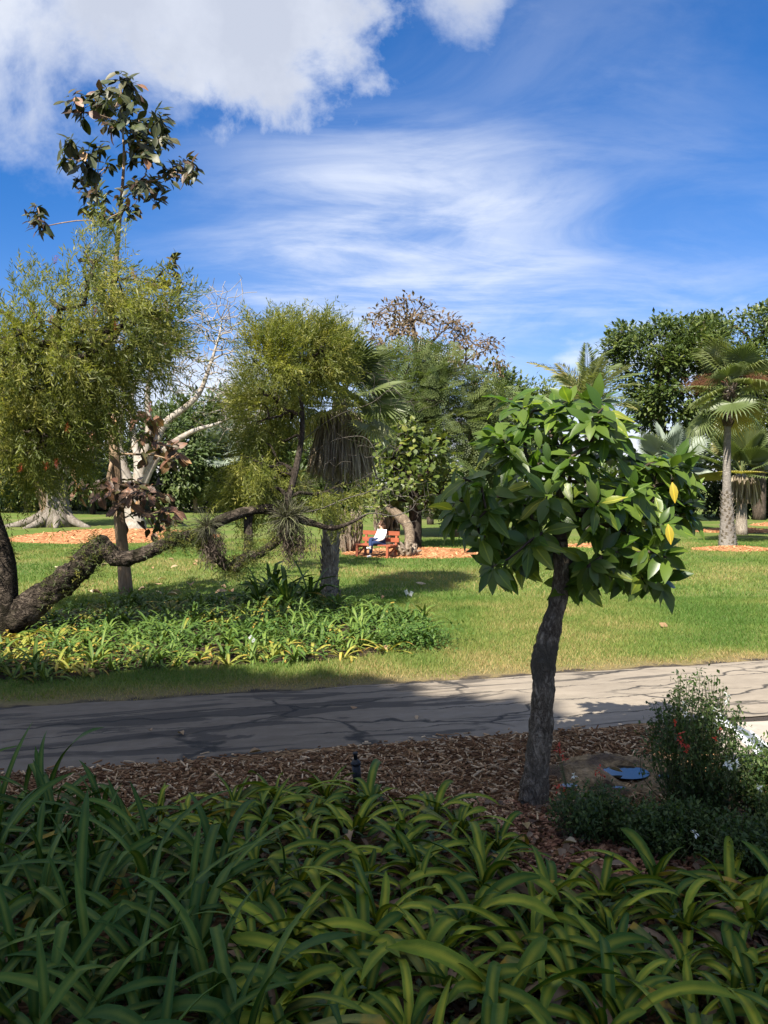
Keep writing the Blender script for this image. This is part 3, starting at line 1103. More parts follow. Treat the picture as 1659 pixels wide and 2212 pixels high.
# understorey shrubs, each its own
SH = [(-20, 1080, 86, 55, 30), (70, 1085, 92, 60, 26), (150, 1082, 94, 55, 30), (225, 1083, 90, 50, 30), (330, 1075, 88, 60, 36), (400, 1070, 95, 45, 34),
      (490, 1074, 97, 40, 26), (560, 1070, 95, 45, 30), (640, 1066, 88, 50, 36), (705, 1072, 84, 45, 34), (960, 1080, 70, 60, 40), (1050, 1075, 72, 60, 44),
      (1130, 1078, 74, 55, 40), (1230, 1080, 76, 60, 40), (1330, 1060, 72, 60, 60), (1400, 1060, 70, 60, 64), (1480, 1050, 70, 55, 60), (1560, 1050, 72, 60, 70),
      (1640, 1060, 70, 60, 60), (1720, 1060, 70, 60, 60)]
SHL = ['at the far left edge', 'behind the buttressed trunk', 'left of the tan trunk', 'behind the tan trunk', 'behind the pale tree base', 'behind the twin-stemmed sapling',
       'under the far blue palm', 'behind the mossy limb', 'under the middle bottlebrush crown', 'behind the petticoat palm', 'behind the round-leaved tree',
       'left of the foreground tree crown', 'behind the foreground tree crown', 'below the feather palm', 'right of the feather palm', 'behind the blue fan palm',
       'between the blue and green fan palms', 'behind the tall fan palm trunk', 'behind the green fan palm', 'beyond the right edge of the lawn']
for (u, v, y, ru, rv), where in zip(SH, SHL):
    b = P(u, v, y)
    b[2] = 0
    o = thing('shrub', 'dark leafy shrub ' + where, 'shrub', b, 'background shrubs')
    cl = sample_crown(ell(u, v, ru, rv), 46, y, 2.6)
    cl[:, 2] = np.maximum(cl[:, 2], 0.2)
    put('stems', grow([b - [0, 0, .05], b + [0, 0, .4], b + [0.1, 0, 0.9]], cl[:14], 0.09, 0.02, 0.8, fork=0.2), M_BARK_D, o)
    put('crown', foliage(Geo(), cl, b, 40, 1.25, 0.55, [L_DIA, L_DIA2], 0.6, 0.4, 0.2), M_BROAD, o, 'stuff', smooth=False)

# twin-stemmed sapling and a smaller one on the far lawn
tree('sapling', 'slim sapling with two pale stems on the far lawn', [(424, 1104, 84), (421, 1060, 84), (432, 1020, 84), (436, 985, 84)], 0.22,
     ell(436, 1015, 40, 46), 84, 1.6, 60, 16, 0.7, 0.42, [L_DIA], M_MIDG, M_BARK_T, 'saplings on the far lawn', fork=0.15, r_tip=0.03)
tree('sapling', 'low sapling with thin pale stems right of the twin-stemmed one', [(488, 1099, 88), (488, 1080, 88), (490, 1050, 88)], 0.16,
     ell(492, 1050, 34, 36), 88, 1.5, 50, 14, 0.7, 0.4, [L_DIA], M_FEATH, M_BARK_W, 'saplings on the far lawn', fork=0.1, r_tip=0.03)

# ---- buttressed grey fig at the far left
yb = 54.0
b = Gd(125, 1138)
yb = b[1]
e = thing('buttressed_tree', 'thick grey buttressed trunk at the far left lawn', 'tree', b)
tp = [b + [0, 0, -.1], P(122, 1115, yb), P(120, 1080, yb), P(118, 1020, yb), P(125, 950, yb), P(120, 880, yb)]
cl = sample_crown([(-40, 900), (40, 850), (150, 840), (240, 880), (240, 960), (190, 1010), (120, 1010), (60, 1050), (-40, 1050)], 170, yb + 2, 5)
put('trunk', grow(tp, cl[:70], 0.95, 0.04, 0.7, fork=0.55, r_path=[1.15, 0.85, 0.72, 0.6, 0.45, 0.3], nmax=14), M_BARK_G, e)
gb = Geo()
for a, ln in ((-0.3, 2.1), (0.5, 1.4), (3.3, 3.0), (2.7, 2.0), (-1.3, 1.7), (-2.1, 2.2), (1.6, 1.5)):
    d = np.array([math.cos(a), math.sin(a), 0])
    gb.tube([b + d * 0.35 + [0, 0, 1.5], b + d * ln * 0.4 + [0, 0, .62], b + d * ln * 0.75 + [0, 0, .2], b + d * ln * 1.15 + [0, 0, -.05]], [0.16, 0.30, 0.24, 0.12], 8, sub=3)
put('buttress_roots', gb, M_BARK_G, e)
put('side_stem', Geo().tube([P(108, 1122, yb), P(98, 1095, yb - .5), P(85, 1060, yb - .8), P(70, 1020, yb - 1)], [0.42, 0.33, 0.27, 0.2], 9, sub=3), M_BARK_T, e)
put('limb', Geo().tube([P(135, 1030, yb), P(150, 1005, yb), P(180, 985, yb), P(215, 962, yb)], [0.3, 0.3, 0.26, 0.2], 9, sub=3), M_BARK_W, e)
put('crown', foliage(Geo(), cl, cl.mean(0) - [0, 0, 3], 44, 1.2, 0.42, [L_DIA, L_DIA2], 0.5, 0.3, 0.5), M_BROAD, e, 'stuff', smooth=False)

# ---- pale bare tree
b = Gd(290, 1142)
yw = b[1]
e = thing('bare_tree', 'bare tree with several pale smooth stems on the orange mulch bed', 'tree', b)
put('trunk', Geo().tube([b + [0, 0, -.1], P(290, 1122, yw), P(288, 1090, yw), P(290, 1060, yw)], [0.85, 0.62, 0.55, 0.55], 14, 0.05, 1.2, sub=4), M_BARK_W, e)
stems = [
    [(280, 1075), (262, 1030), (245, 980), (228, 935), (212, 905), (205, 840), (215, 770)],
    [(288, 1070), (270, 1020), (258, 970), (258, 920), (268, 850), (275, 790), (290, 730)],
    [(292, 1070), (300, 1010), (290, 950), (282, 890), (290, 830), (312, 780), (318, 720)],
    [(296, 1070), (312, 1020), (330, 970), (345, 935), (360, 910), (400, 880), (430, 850), (450, 800), (472, 730), (480, 690)],
    [(294, 1070), (306, 1010), (322, 930), (318, 870), (322, 820), (335, 760), (345, 710)],
    [(298, 1070), (330, 1000), (370, 960), (420, 930), (470, 915), (520, 890)],
]
tipsets = [
    [(150, 880), (170, 840), (190, 790), (210, 750), (230, 760), (200, 720), (165, 800), (140, 850)],
    [(260, 740), (280, 700), (300, 690), (270, 720), (310, 740), (250, 790)],
    [(300, 700), (320, 680), (340, 700), (345, 740), (330, 730), (360, 760), (310, 710)],
    [(440, 690), (460, 670), (490, 650), (495, 690), (505, 700), (480, 720), (450, 740), (500, 740), (430, 760), (415, 720), (515, 770), (470, 790), (500, 800), (400, 800)],
    [(350, 690), (370, 700), (385, 720), (380, 750), (395, 770), (360, 730), (330, 690), (400, 740), (375, 790)],
    [(530, 870), (540, 880), (520, 860), (500, 870), (480, 850), (545, 900), (520, 910), (460, 880), (530, 850)],
]
for si, (st, tp) in enumerate(zip(stems, tipsets)):
    dy = [-1.0, -0.6, 0.6, 0.9, -0.2, 1.4][si]
    path = [P(u, v, yw + dy * i / len(st) * 2) for i, (u, v) in enumerate(st)]
    tips = []
    for u, v in tp:
        for _ in range(40):
            tips.append(P(u + rng.normal(0, 28), v + rng.normal(0, 30), yw + dy * 2 + rng.normal(0, 1.4)))
    n = len(path)
    put('stem', grow(path, np.array(tips), 0.13, 0.017, 0.40, fork=0.42, wob=0.22, bend=0.5, r_path=list(np.linspace(0.36 if si else 0.24, 0.035, n))), M_BARK_W, e)

# ---- brown half-bare tree behind the feathery one
yb = 58.0
b = P(930, 1130, yb)
b[2] = 0
e = thing('half_bare_tree', 'half bare tree with sparse bronze leaves on the skyline', 'tree', b)
poly = [(745, 735), (790, 690), (830, 662), (880, 640), (930, 660), (985, 690), (1045, 715), (1082, 745), (1092, 800), (1050, 830), (960, 800), (880, 780), (790, 770)]
cl = sample_crown(poly, 330, yb, 5.0, gap=0.25)
put('trunk', grow([b - [0, 0, .1], P(925, 1040, yb), P(920, 950, yb), P(922, 860, yb), P(905, 780, yb), P(890, 690, yb)], cl, 0.24, 0.017, 0.55, fork=0.5, wob=0.2, up=0.9), M_BARK_B, e)
cl2 = cl[rng.random(len(cl)) < 0.92]
put('crown', foliage(Geo(), cl2, cl.mean(0), 8, 0.5, 0.34, [L_DIA, L_DIA2], 0.4, 0.2, 0.3), M_BRONZE, e, 'stuff', smooth=False)

# ---- feathery green tree
yf = 44.0
tree('feathery_tree', 'broad feathery-leaved green tree behind the bench', [(985, 1128, yf), (975, 1080, yf), (960, 1000, yf), (945, 900, yf), (940, 830, yf)], 0.30,
     [(805, 810), (850, 772), (905, 765), (960, 785), (1020, 800), (1060, 830), (1078, 885), (1055, 950), (1060, 1010), (1020, 1062), (960, 1085), (900, 1050), (880, 990),
      (800, 970), (785, 890)], yf, 3.6, 460, 10, 0.85, 0.90, FEATH, M_FEATH, M_BARK_B, fork=0.35, nbr=200, r_tip=0.012, out=0.5, droop=0.35, up=0.6)
# ---- round-leaved tree by the bench
yr = 36.0
tree('round_leaved_tree', 'round-leaved tree with yellowing leaves and dark trunk behind the bench', [(897, 1148, yr), (897, 1110, yr), (893, 1060, yr), (885, 1000, yr)], 0.27,
     [(826, 965), (860, 930), (910, 925), (950, 950), (975, 1000), (975, 1060), (940, 1085), (900, 1095), (860, 1085), (820, 1090), (805, 1040)], yr, 1.9, 170, 11, 0.5, 0.26,
     [L_ROUND, tpl_leaf(0.7, 0.1, 0.15, 'round', 2)], M_SEA, M_BARK_D, fork=0.3, nbr=90, r_tip=0.01, out=0.5, droop=0.3, up=0.2)

# ---- big dark trees on the right
tree('broad_dark_tree', 'broad dark green tree left of the tall fan palm crown', [(1430, 1098, 62), (1430, 1010, 62), (1425, 900, 62), (1420, 780, 62)], 0.5,
     [(1298, 730), (1325, 742), (1340, 712), (1380, 695), (1410, 700), (1440, 682), (1480, 698), (1530, 690), (1575, 720), (1560, 800), (1570, 900), (1500, 960), (1420, 960), (1385, 900), (1345, 850),
      (1335, 790)], 62, 4.6, 520, 38, 1.05, 0.40, [L_DIA, L_DIA2], M_BROAD, M_BARK_B, 'large dark trees on the right', nbr=110, r_tip=0.03, flat=0.45, fork=0.35, gap=0.26)
tree('broad_dark_tree', 'broad dark green tree behind the tall fan palm at right edge', [(1640, 1098, 66), (1640, 1000, 66), (1635, 880, 66), (1640, 780, 66)], 0.5,
     [(1490, 700), (1540, 680), (1590, 690), (1620, 672), (1659, 664), (1720, 680), (1780, 760), (1780, 960), (1680, 1000), (1570, 980), (1530, 860)], 66, 4.6, 560, 38, 1.1, 0.42,
     [L_DIA, L_DIA2], M_BROAD, M_BARK_B, 'large dark trees on the right', nbr=110, r_tip=0.03, flat=0.45, fork=0.35, gap=0.26)

# ------------------------------------------------------------------ palms
M_FROND = leaf_mat('palm_frond', [(0.0, (0.100, 0.135, 0.048)), (0.5, (0.150, 0.180, 0.068)), (0.85, (0.21, 0.22, 0.085)), (1.0, (0.32, 0.28, 0.11))], 0.45, 0.3, objrand=True)
M_FROND_B = leaf_mat('blue_palm_frond', [(0.0, (0.17, 0.21, 0.17)), (1.0, (0.27, 0.31, 0.25))], 0.5, 0.2, objrand=True)
M_FROND_Y = leaf_mat('yellow_palm_frond', [(0.0, (0.26, 0.24, 0.06)), (1.0, (0.42, 0.36, 0.10))], 0.5, 0.3, objrand=True)
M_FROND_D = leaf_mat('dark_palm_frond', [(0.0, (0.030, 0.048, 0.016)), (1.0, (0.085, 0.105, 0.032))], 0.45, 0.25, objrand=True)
M_SKIRT = leaf_mat('dead_frond', [(0.0, (0.15, 0.112, 0.08)), (0.5, (0.31, 0.25, 0.185)), (1.0, (0.54, 0.47, 0.37))], 0.8, 0.15)
M_SPATHE = leaf_mat('palm_flower_stalks', [(0.0, (0.11, 0.045, 0.022)), (1.0, (0.24, 0.11, 0.05))], 0.8, 0.1)
M_PALMBARK = bark_mat('palm_bark', (0.13, 0.115, 0.10), (0.36, 0.33, 0.29), 9.0, None, (0.6, 0.6, 2.2), 0.85, 0.7)
M_BOOT = bark_mat('palm_boots', (0.16, 0.13, 0.10), (0.54, 0.48, 0.40), 10.0)


def fan_mesh(name, R=1.0, pet=0.9, nseg=34, spread=300, cut=0.55, droop=0.25, tipdroop=0.25, cup=0.18, ragged=0.06, r=None):
    """fan frond: stalk along +Y from the origin, then a pleated, split blade"""
    r = r or rng
    g = Geo()
    g.tube([(0, 0, 0), (0, pet * 0.5, 0.03), (0, pet, 0)], [0.022, 0.016, 0.012], 4, cap=False)
    hub = np.array([0, pet, 0.0])
    half = math.radians(spread) / 2
    V, L, T = [hub], [], []

    def pt(a, rad, ridge=0.0):
        x, y = math.sin(a) * rad, math.cos(a) * rad
        z = -droop * (rad / R) ** 2 * R * (0.3 + 0.7 * max(0.0, math.cos(a * 0.6))) + cup * R * (abs(a) / half) ** 2 * (rad / R) + ridge
        return hub + np.array([x, y, z])
    da = 2 * half / nseg
    for i in range(nseg):
        a0, a1 = -half + da * i, -half + da * (i + 1)
        am = (a0 + a1) / 2
        rr = R * (0.80 + 0.20 * math.cos(am * 0.75)) * (1 + r.normal(0, ragged))
        c = cut * rr
        k = len(V)
        tip = pt(am, rr)
        tip[2] -= tipdroop * R * (0.5 + r.random()) * 0.6
        md = pt(am, (c + rr) / 2 + 0.05 * rr, 0.01)
        md[2] -= tipdroop * R * 0.08
        V += [pt(a0, c), pt(am, c, 0.035 * R), pt(a1, c), md + np.array([math.cos(am), -math.sin(am), 0]) * da * c * 0.25,
              md - np.array([math.cos(am), -math.sin(am), 0]) * da * c * 0.25, tip]
        L += [0, k + 1, k, 0, k + 2, k + 1, k, k + 1, k + 4, k + 1, k + 2, k + 3, k + 4, k + 1, k + 3, k + 4, k + 3, k + 5]
        T += [3] * 6
    g.add(V, L, T)
    return g.mesh(name, smooth=False)


def pinnate_mesh(name, Ln=3.0, nl=42, leaf=0.55, droop=0.9, w=0.018, r=None):
    r = r or rng
    g = Geo()
    ts = np.linspace(0, 1, 10)
    ax = np.array([(0, t * Ln * (1 - 0.15 * t), -droop * Ln * 0.5 * t ** 2.2) for t in ts])
    g.tube(ax, np.linspace(0.03, 0.006, 10), 4, cap=False)
    V, L, T = [], [], []
    for i in range(nl):
        t = 0.12 + 0.87 * i / nl
        p = np.array([np.interp(t, ts, ax[:, a]) for a in range(3)])
        p2 = np.array([np.interp(min(t + 0.03, 1), ts, ax[:, a]) for a in range(3)])
        tg = unit(p2 - p) if t < 0.97 else np.array([0, 0.6, -0.8])
        for s in (-1, 1):
            d = unit(np.array([s * 0.8, 0, 0.28 + r.normal(0, 0.25)]) + tg * 0.75)
            ln = leaf * math.sin(math.pi * (0.18 + 0.76 * t)) * (0.85 + 0.3 * r.random())
            sd = unit(np.cross(d, [0.2 * s, 0, 1]))
            q = p + d * ln * 0.5
            e = p + d * ln + np.array([0, 0, -0.30 * ln])
            k = len(V)
            V += [p, q + sd * w, e, q - sd * w]
            L += [k, k + 1, k + 2, k + 3]
            T.append(4)
    g.add(V, L, T)
    return g.mesh(name, smooth=False)


def set_frond(o, pos, d, up=(0, 0, 1), s=1.0, roll=0.0):
    R = frames(np.array([d], float), np.array([up], float), np.array([roll]))[0]
    M = Matrix([[*(R[i] * s), float(pos[i])] for i in range(3)] + [[0, 0, 0, 1]])
    o.matrix_local = M
    return o


def boots_geo(path, rad, n, size, spread=0.6, up=0.8):
    g = Geo()
    pts, rr = smooth_path(np.asarray(path), np.asarray(rad, float), 8)
    for i in range(n):
        t = i / n
        j = t * (len(pts) - 1)
        p = np.array([np.interp(j, range(len(pts)), pts[:, a]) for a in range(3)])
        q = np.interp(j, range(len(pts)), rr)
        a = i * 2.399 + rng.normal(0, .15)
        d = np.array([math.cos(a), math.sin(a), 0])
        s = np.array([-math.sin(a), math.cos(a), 0])
        sz = size * (0.7 + 0.6 * rng.random())
        b0 = p + d * q * 0.9
        tip = b0 + (d * spread + np.array([0, 0, up])) * sz
        V = [b0 - s * sz * .45 - [0, 0, sz * .3], b0 + s * sz * .45 - [0, 0, sz * .3], b0 + d * sz * 0.22, tip - s * sz * .22, tip + s * sz * .22, tip + d * sz * .12]
        g.add(V, [0, 1, 2, 0, 2, 5, 3, 1, 4, 5, 2, 3, 5, 4, 0, 3, 4, 1], [3, 4, 4, 3, 4], rng.random())
    return g


FANS = [fan_mesh('fan_frond', 1.0, 0.95, 36, 270, 0.5, 0.2, 0.35), fan_mesh('fan_frond', 1.0, 1.1, 32, 250, 0.45, 0.3, 0.5), fan_mesh('fan_frond', 1.0, 0.9, 34, 285, 0.55, 0.12, 0.25)]
STIFF = [fan_mesh('stiff_frond', 1.0, 0.8, 44, 230, 0.72, 0.05, 0.05, 0.14, 0.02), fan_mesh('stiff_frond', 1.0, 0.9, 42, 210, 0.70, 0.1, 0.08, 0.2, 0.03)]


def frond_crown(parent, base_z_off, center, n, meshes, mat, R, el0, el1, mats=None, start=0.0, sway=0.25, facing=0.5):
    """n fronds in a spiral; the oldest hang lowest"""
    mm = {}
    loc = np.asarray(center) - np.asarray(parent.location[:])
    for i in range(n):
        t = i / max(1, n - 1)
        az = start + i * 2.399 + rng.normal(0, 0.12)
        el = math.radians(el0 + (el1 - el0) * t + rng.normal(0, 5))
        d = np.array([math.cos(az) * math.cos(el), math.sin(az) * math.cos(el), math.sin(el)])
        src = meshes[i % len(meshes)]
        m = mats(i, t, d) if mats else mat
        key = (src.name, m.name)
        if key not in mm:
            c = src.copy()
            c.materials.clear()
            c.materials.append(m)
            mm[key] = c
        o = link('frond', mm[key], None, parent)
        u = np.array([-d[0] * math.sin(el) * facing, -d[1] * math.sin(el) * facing, 1.0]) + rng.normal(0, sway, 3)
        set_frond(o, loc + np.array([0, 0, base_z_off * t]), d, u, R * (0.85 + 0.25 * rng.random()), rng.normal(0, 0.15))


# tall fan palm on the right lawn
b = Gd(1572, 1180)
yp = b[1]
e = thing('fan_palm', 'tall fan palm with rough pale trunk in the round mulch ring', 'palm', b)
tp = [b + [0, 0, -.05], P(1571, 1120, yp), P(1570, 1050, yp), P(1571, 960, yp), P(1573, 890, yp), P(1578, 835, yp)]
tr = [PX(20, yp), PX(14, yp), PX(9, yp), PX(7.5, yp), PX(7, yp), PX(8, yp)]
put('trunk', Geo().tube(tp, tr, 14, 0.04, 4.0, sub=6), M_PALMBARK, e)
put('boots', boots_geo([b, P(1571, 1120, yp), P(1570, 1065, yp)], [PX(19, yp), PX(13.5, yp), PX(9, yp)], 120, 0.15), M_BOOT, e, 'stuff', smooth=False)
put('fibre_sheath', boots_geo([P(1572, 920, yp), P(1575, 870, yp), P(1578, 832, yp)], [PX(8, yp), PX(10, yp), PX(12, yp)], 60, 0.22, 0.5, 0.9), M_BARK_B, e, 'stuff', smooth=False)
frond_crown(e, -0.5, P(1579, 832, yp), 25, FANS, M_FROND, 1.26, 84, -42,
            lambda i, t, d: M_FROND_Y if (t > 0.84 and i % 3 == 0) else M_FROND, 0.4)
gi = Geo()
c0 = P(1579, 835, yp)
for i in range(9):
    az = rng.random() * 2 * math.pi
    d = np.array([math.cos(az), math.sin(az), 0.15])
    p1 = c0 + d * 0.7 + [0, 0, .25]
    p2 = c0 + d * (1.5 + 0.3 * rng.random()) + [0, 0, -0.1]
    gi.tube([c0, p1, p2], [0.03, 0.025, 0.012], 4, sub=3)
    pos = p1 + (p2 - p1) * rng.random((60, 1)) + rng.normal(0, 0.1, (60, 3))
    gi.inst(tpl_spray(12, 0.25, 0.008, 50, 0.2), pos, frames(rdir(60) * 0.7 + d + [0, 0, -.4]), 0.42)
put('flower_stalks', gi, M_SPATHE, e, 'stuff', smooth=False)

# petticoat palm in the middle
b = Gd(712, 1288)
yp = b[1]
e = thing('petticoat_palm', 'fan palm with a skirt of dead hanging fronds in the middle', 'palm', b)
tp = [b + [0, 0, -.05], P(712, 1220, yp), P(716, 1140, yp), P(722, 1030, yp), P(730, 920, yp), P(735, 862, yp)]
put('trunk', Geo().tube(tp, [PX(19, yp), PX(17, yp), PX(17, yp), PX(17, yp), PX(18, yp), PX(15, yp)], 14, 0.10, 5.0, sub=8), M_BOOT, e)
put('boots', boots_geo(tp[:4], [PX(18, yp), PX(17, yp), PX(17, yp), PX(17, yp)], 130, 0.19, 0.30, 0.8), M_BOOT, e, 'stuff', smooth=False)
gs = Geo()
cz0 = P(735, 880, yp)
N = 1000
az = rng.random(N) * 2 * math.pi
tt = rng.random(N)
rr = PX(20, yp) + PX(46, yp) * rng.random(N) ** 0.6
z0 = cz0[2] - tt * PX(95, yp)
ln = (0.55 + 0.5 * rng.random(N))
ca, sa = np.cos(az), np.sin(az)
dn = np.stack([ca * 0.16 + rng.normal(0, .07, N), sa * 0.16 + rng.normal(0, .07, N), -np.ones(N)], -1)
pos = np.stack([cz0[0] + ca * rr * (0.6 + 0.4 * tt), cz0[1] + sa * rr * (0.6 + 0.4 * tt), z0], -1)
gs.inst(tpl_leaf(0.055, 0.6, -0.06, 'ellip', 2), pos, frames(dn, np.stack([ca, sa, np.zeros(N)], -1)), ln)
put('dead_frond_skirt', gs, M_SKIRT, e, 'stuff', smooth=False)
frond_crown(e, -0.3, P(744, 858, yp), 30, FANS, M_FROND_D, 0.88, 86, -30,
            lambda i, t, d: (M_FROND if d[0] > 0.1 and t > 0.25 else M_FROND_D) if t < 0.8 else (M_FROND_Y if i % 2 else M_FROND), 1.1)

# stiff bluish fan palm and stiff green fan palm behind the lawn
for nm, lb, u, vb, vc, y, mat, R, n, skirt in (
        ('blue_fan_palm', 'squat bluish fan palm with stiff fronds left of the tall palm', 1445, 1120, 1010, 50, M_FROND_B, 1.45, 14, 0.5),
        ('green_fan_palm', 'squat green fan palm with dead skirt behind the tall trunk', 1602, 1122, 1020, 46, M_FROND, 1.55, 18, 1.3)):
    b = P(u, vb, y)
    b[2] = 0
    e = thing(nm, lb, 'palm', b, 'squat fan palms')
    c = P(u, vc, y)
    put('trunk', Geo().tube([b - [0, 0, .05], (b + c) / 2, c], [0.35, 0.27, 0.22], 10, 0.1, 4.0, sub=4), M_BOOT, e)
    frond_crown(e, -0.3, c, n, STIFF, mat, R, 80, 0, (lambda i, t, d: M_FROND_Y if (t > 0.8 and d[0] < 0) else M_FROND) if nm[0] == 'g' else None, 0.3 if nm[0] == 'b' else 2.0, 0.15, 1.0)
    N = 260
    az = rng.random(N) * 2 * math.pi
    ca, sa = np.cos(az), np.sin(az)
    r_ = 0.3 + 0.5 * rng.random(N)
    pos = np.stack([c[0] + ca * r_, c[1] + sa * r_, c[2] - 0.1 - 0.6 * rng.random(N)], -1)
    gs = Geo().inst(tpl_leaf(0.09, 0.5, -0.06, 'ellip', 2), pos, frames(np.stack([ca * .15, sa * .15, -np.ones(N)], -1), np.stack([ca, sa, 0 * ca], -1)), (0.6 + 0.5 * rng.random(N)) * skirt)
    put('dead_frond_skirt', gs, M_SKIRT, e, 'stuff', smooth=False)

# far silvery palm on the left
b = P(492, 1094, 84)
b[2] = 0
e = thing('silver_palm', 'far silvery blue fan palm between the pale tree and the middle crown', 'palm', b)
c = P(494, 975, 84)
put('trunk', Geo().tube([b, c], [0.3, 0.25], 8), M_BARK_B, e)
frond_crown(e, -0.3, c, 16, STIFF, M_FROND_B, 1.9, 80, -15)

# feather palm behind the foreground tree
b = P(1272, 1128, 47)
b[2] = 0
e = thing('feather_palm', 'feather palm with arching fronds behind the foreground tree', 'palm', b)
c = P(1268, 880, 47)
put('trunk', Geo().tube([b - [0, 0, .05], P(1272, 1000, 47), c], [0.25, 0.2, 0.2], 9, sub=3), M_PALMBARK, e)
PIN = [pinnate_mesh('feather_frond', 3.3, 52, 0.75, 0.75, 0.026), pinnate_mesh('feather_frond', 3.5, 50, 0.7, 1.0, 0.026), pinnate_mesh('feather_frond', 3.0, 48, 0.75, 0.5, 0.026)]
frond_crown(e, -0.2, c, 30, PIN, M_FROND, 1.15, 88, 5, None, 0.2, 0.3, 1.0)

# ------------------------------------------------------------------ the old bottlebrush with its long low limb
yl = 15.0
b = Gd(-5, 1372)
yl = b[1]
e = thing('bottlebrush_tree', 'old bottlebrush tree with a long dark limb sprawling low to the right', 'tree', b)


def LP(pts, dy=0.0):
    return [P(q[0], q[1], yl + dy + (q[2] if len(q) > 2 else 0)) for q in pts]


left_poly = [(-170, 640), (-60, 560), (40, 552), (95, 560), (120, 495), (165, 488), (215, 480), (300, 505), (322, 560), (352, 600), (372, 640), (366, 720), (345, 770), (290, 790), (262, 850),
             (205, 870), (190, 950), (150, 985), (150, 1020), (95, 1040), (60, 1090), (10, 1120), (-170, 1130)]
left_poly = [(u - 26, v - 2) for u, v in left_poly]
cl = sample_crown(left_poly, 660, yl + 0.5, 2.0, gap=0.8)
dens = rng.random(len(cl)) < np.clip(1.0 - np.maximum(0, (4.4 - cl[:, 2])) * 0.24, 0.25, 1)
cl = cl[dens]
trunk = LP([(-8, 1385), (2, 1320), (6, 1260), (0, 1210), (-30, 1130), (-60, 1040), (-50, 950), (-10, 880), (30, 815), (62, 772), (110, 742), (165, 716)])
r_tr = [PX(42, yl), PX(34, yl), PX(30, yl), PX(32, yl), PX(34, yl), PX(32, yl), PX(28, yl), PX(24, yl), PX(20, yl), PX(17, yl), PX(15, yl), PX(10, yl)]
put('trunk', grow(trunk, cl, 0.36, 0.006, 0.22, fork=0.5, wob=0.25, r_path=r_tr, nmax=16), M_BARK_LIMB, e)


def spray_crown(cl, k, spread, hang=0.8, smin=0.38, smax=0.8, strand=0.75):
    """each clump is a drooping strand set with leafy sprays"""
    g = Geo()
    m = len(cl)
    ou = unit(cl - cl.mean(0))
    ax = ou * 0.75 + rdir(m) * 0.55 + np.array([0, 0, 0.15])
    dn = rng.random(m) < hang
    ax[dn] += np.array([0, 0, -1.35])
    ax = unit(ax)
    n = m * k
    t = np.tile((np.arange(k) + 0.5) / k, m) + rng.normal(0, 0.08, n)
    A = np.repeat(ax, k, 0)
    ln = np.repeat(strand * (0.5 + 0.8 * rng.random(m)), k)
    c = np.repeat(cl, k, 0) + A * (t * ln)[:, None] + rdir(n) * (rng.random(n) ** 0.5)[:, None] * spread
    c[:, 2] -= 0.12 * (t * ln) ** 2
    d = A + rdir(n) * 0.55
    R = frames(d, rdir(n) - np.array(SUN_DIR[:]) * 0.8)
    sz = smin + (smax - smin) * rng.random(n)
    rr = np.clip(np.repeat(rng.random(m), k) * 0.6 + rng.random(n) * 0.4, 0, 1)
    w = rng.integers(0, 3, n)
    for i in range(3):
        q = w == i
        g.inst(SPRAYS[i], c[q], R[q], sz[q], rr[q])
    pth = np.stack([cl, cl + ax * strand * 0.5], 1)
    for p in pth[::2]:
        g.tube(p, [0.006, 0.003], 3, cap=False, R=0.15)
    return g


put('crown', spray_crown(cl, 10, 0.20, 0.72, 0.32, 0.62), M_BOTTLE, e, 'stuff', smooth=False)

# the low limb
limb = LP([(25, 1345), (75, 1300), (120, 1268), (165, 1236), (195, 1200), (214, 1182), (232, 1190), (252, 1206), (290, 1203), (330, 1188), (375, 1168), (425, 1160), (447, 1178), (470, 1206),
           (495, 1224), (512, 1230)])
lr = [PX(q * 0.80, yl) for q in (42, 38, 36, 34, 32, 28, 24, 21, 19, 18, 17, 18, 17, 15, 13, 10)]
put('low_limb', Geo().tube(limb, lr, 34, 0.24, 5.0, sub=14), M_BARK_LIMB, e)
g = Geo().tube(LP([(196, 1205), (210, 1186), (222, 1168), (230, 1176)]), [PX(26, yl), PX(24, yl), PX(15, yl), PX(7, yl)], 10, 0.2, 5.0, sub=4)
put('branch_stub', g, M_BARK_LIMB, e)
g = Geo().tube(LP([(430, 1160), (470, 1128, .3), (530, 1106, .7), (580, 1100, .9), (620, 1112, 1.0), (665, 1127, 1.0), (715, 1141, 1.0), (755, 1130, 1.0), (790, 1112, 1.1)]),
               [PX(q, yl) for q in (15, 13, 11, 11, 10, 8, 6, 4, 2.5)], 14, 0.2, 4.0, sub=5)
put('upper_limb', g, M_BARK_LIMB, e)
put('mossy_branch', Geo().tube(LP([(505, 1228), (533, 1204, .3), (562, 1194, .5), (597, 1168, .8), (622, 1130, 1.0)]), [PX(q, yl) for q in (13, 12, 11, 10, 9)], 10, 0.2, 4.0, sub=5), M_BARK_LIMB, e)
put('upright_stem', Geo().tube(LP([(533, 1206, .5), (537, 1170, .7), (536, 1130, .8), (540, 1100, .8)]), [PX(q, yl) for q in (11, 10, 10, 11)], 10, 0.08, 4.0, sub=4), M_BARK_D, e)

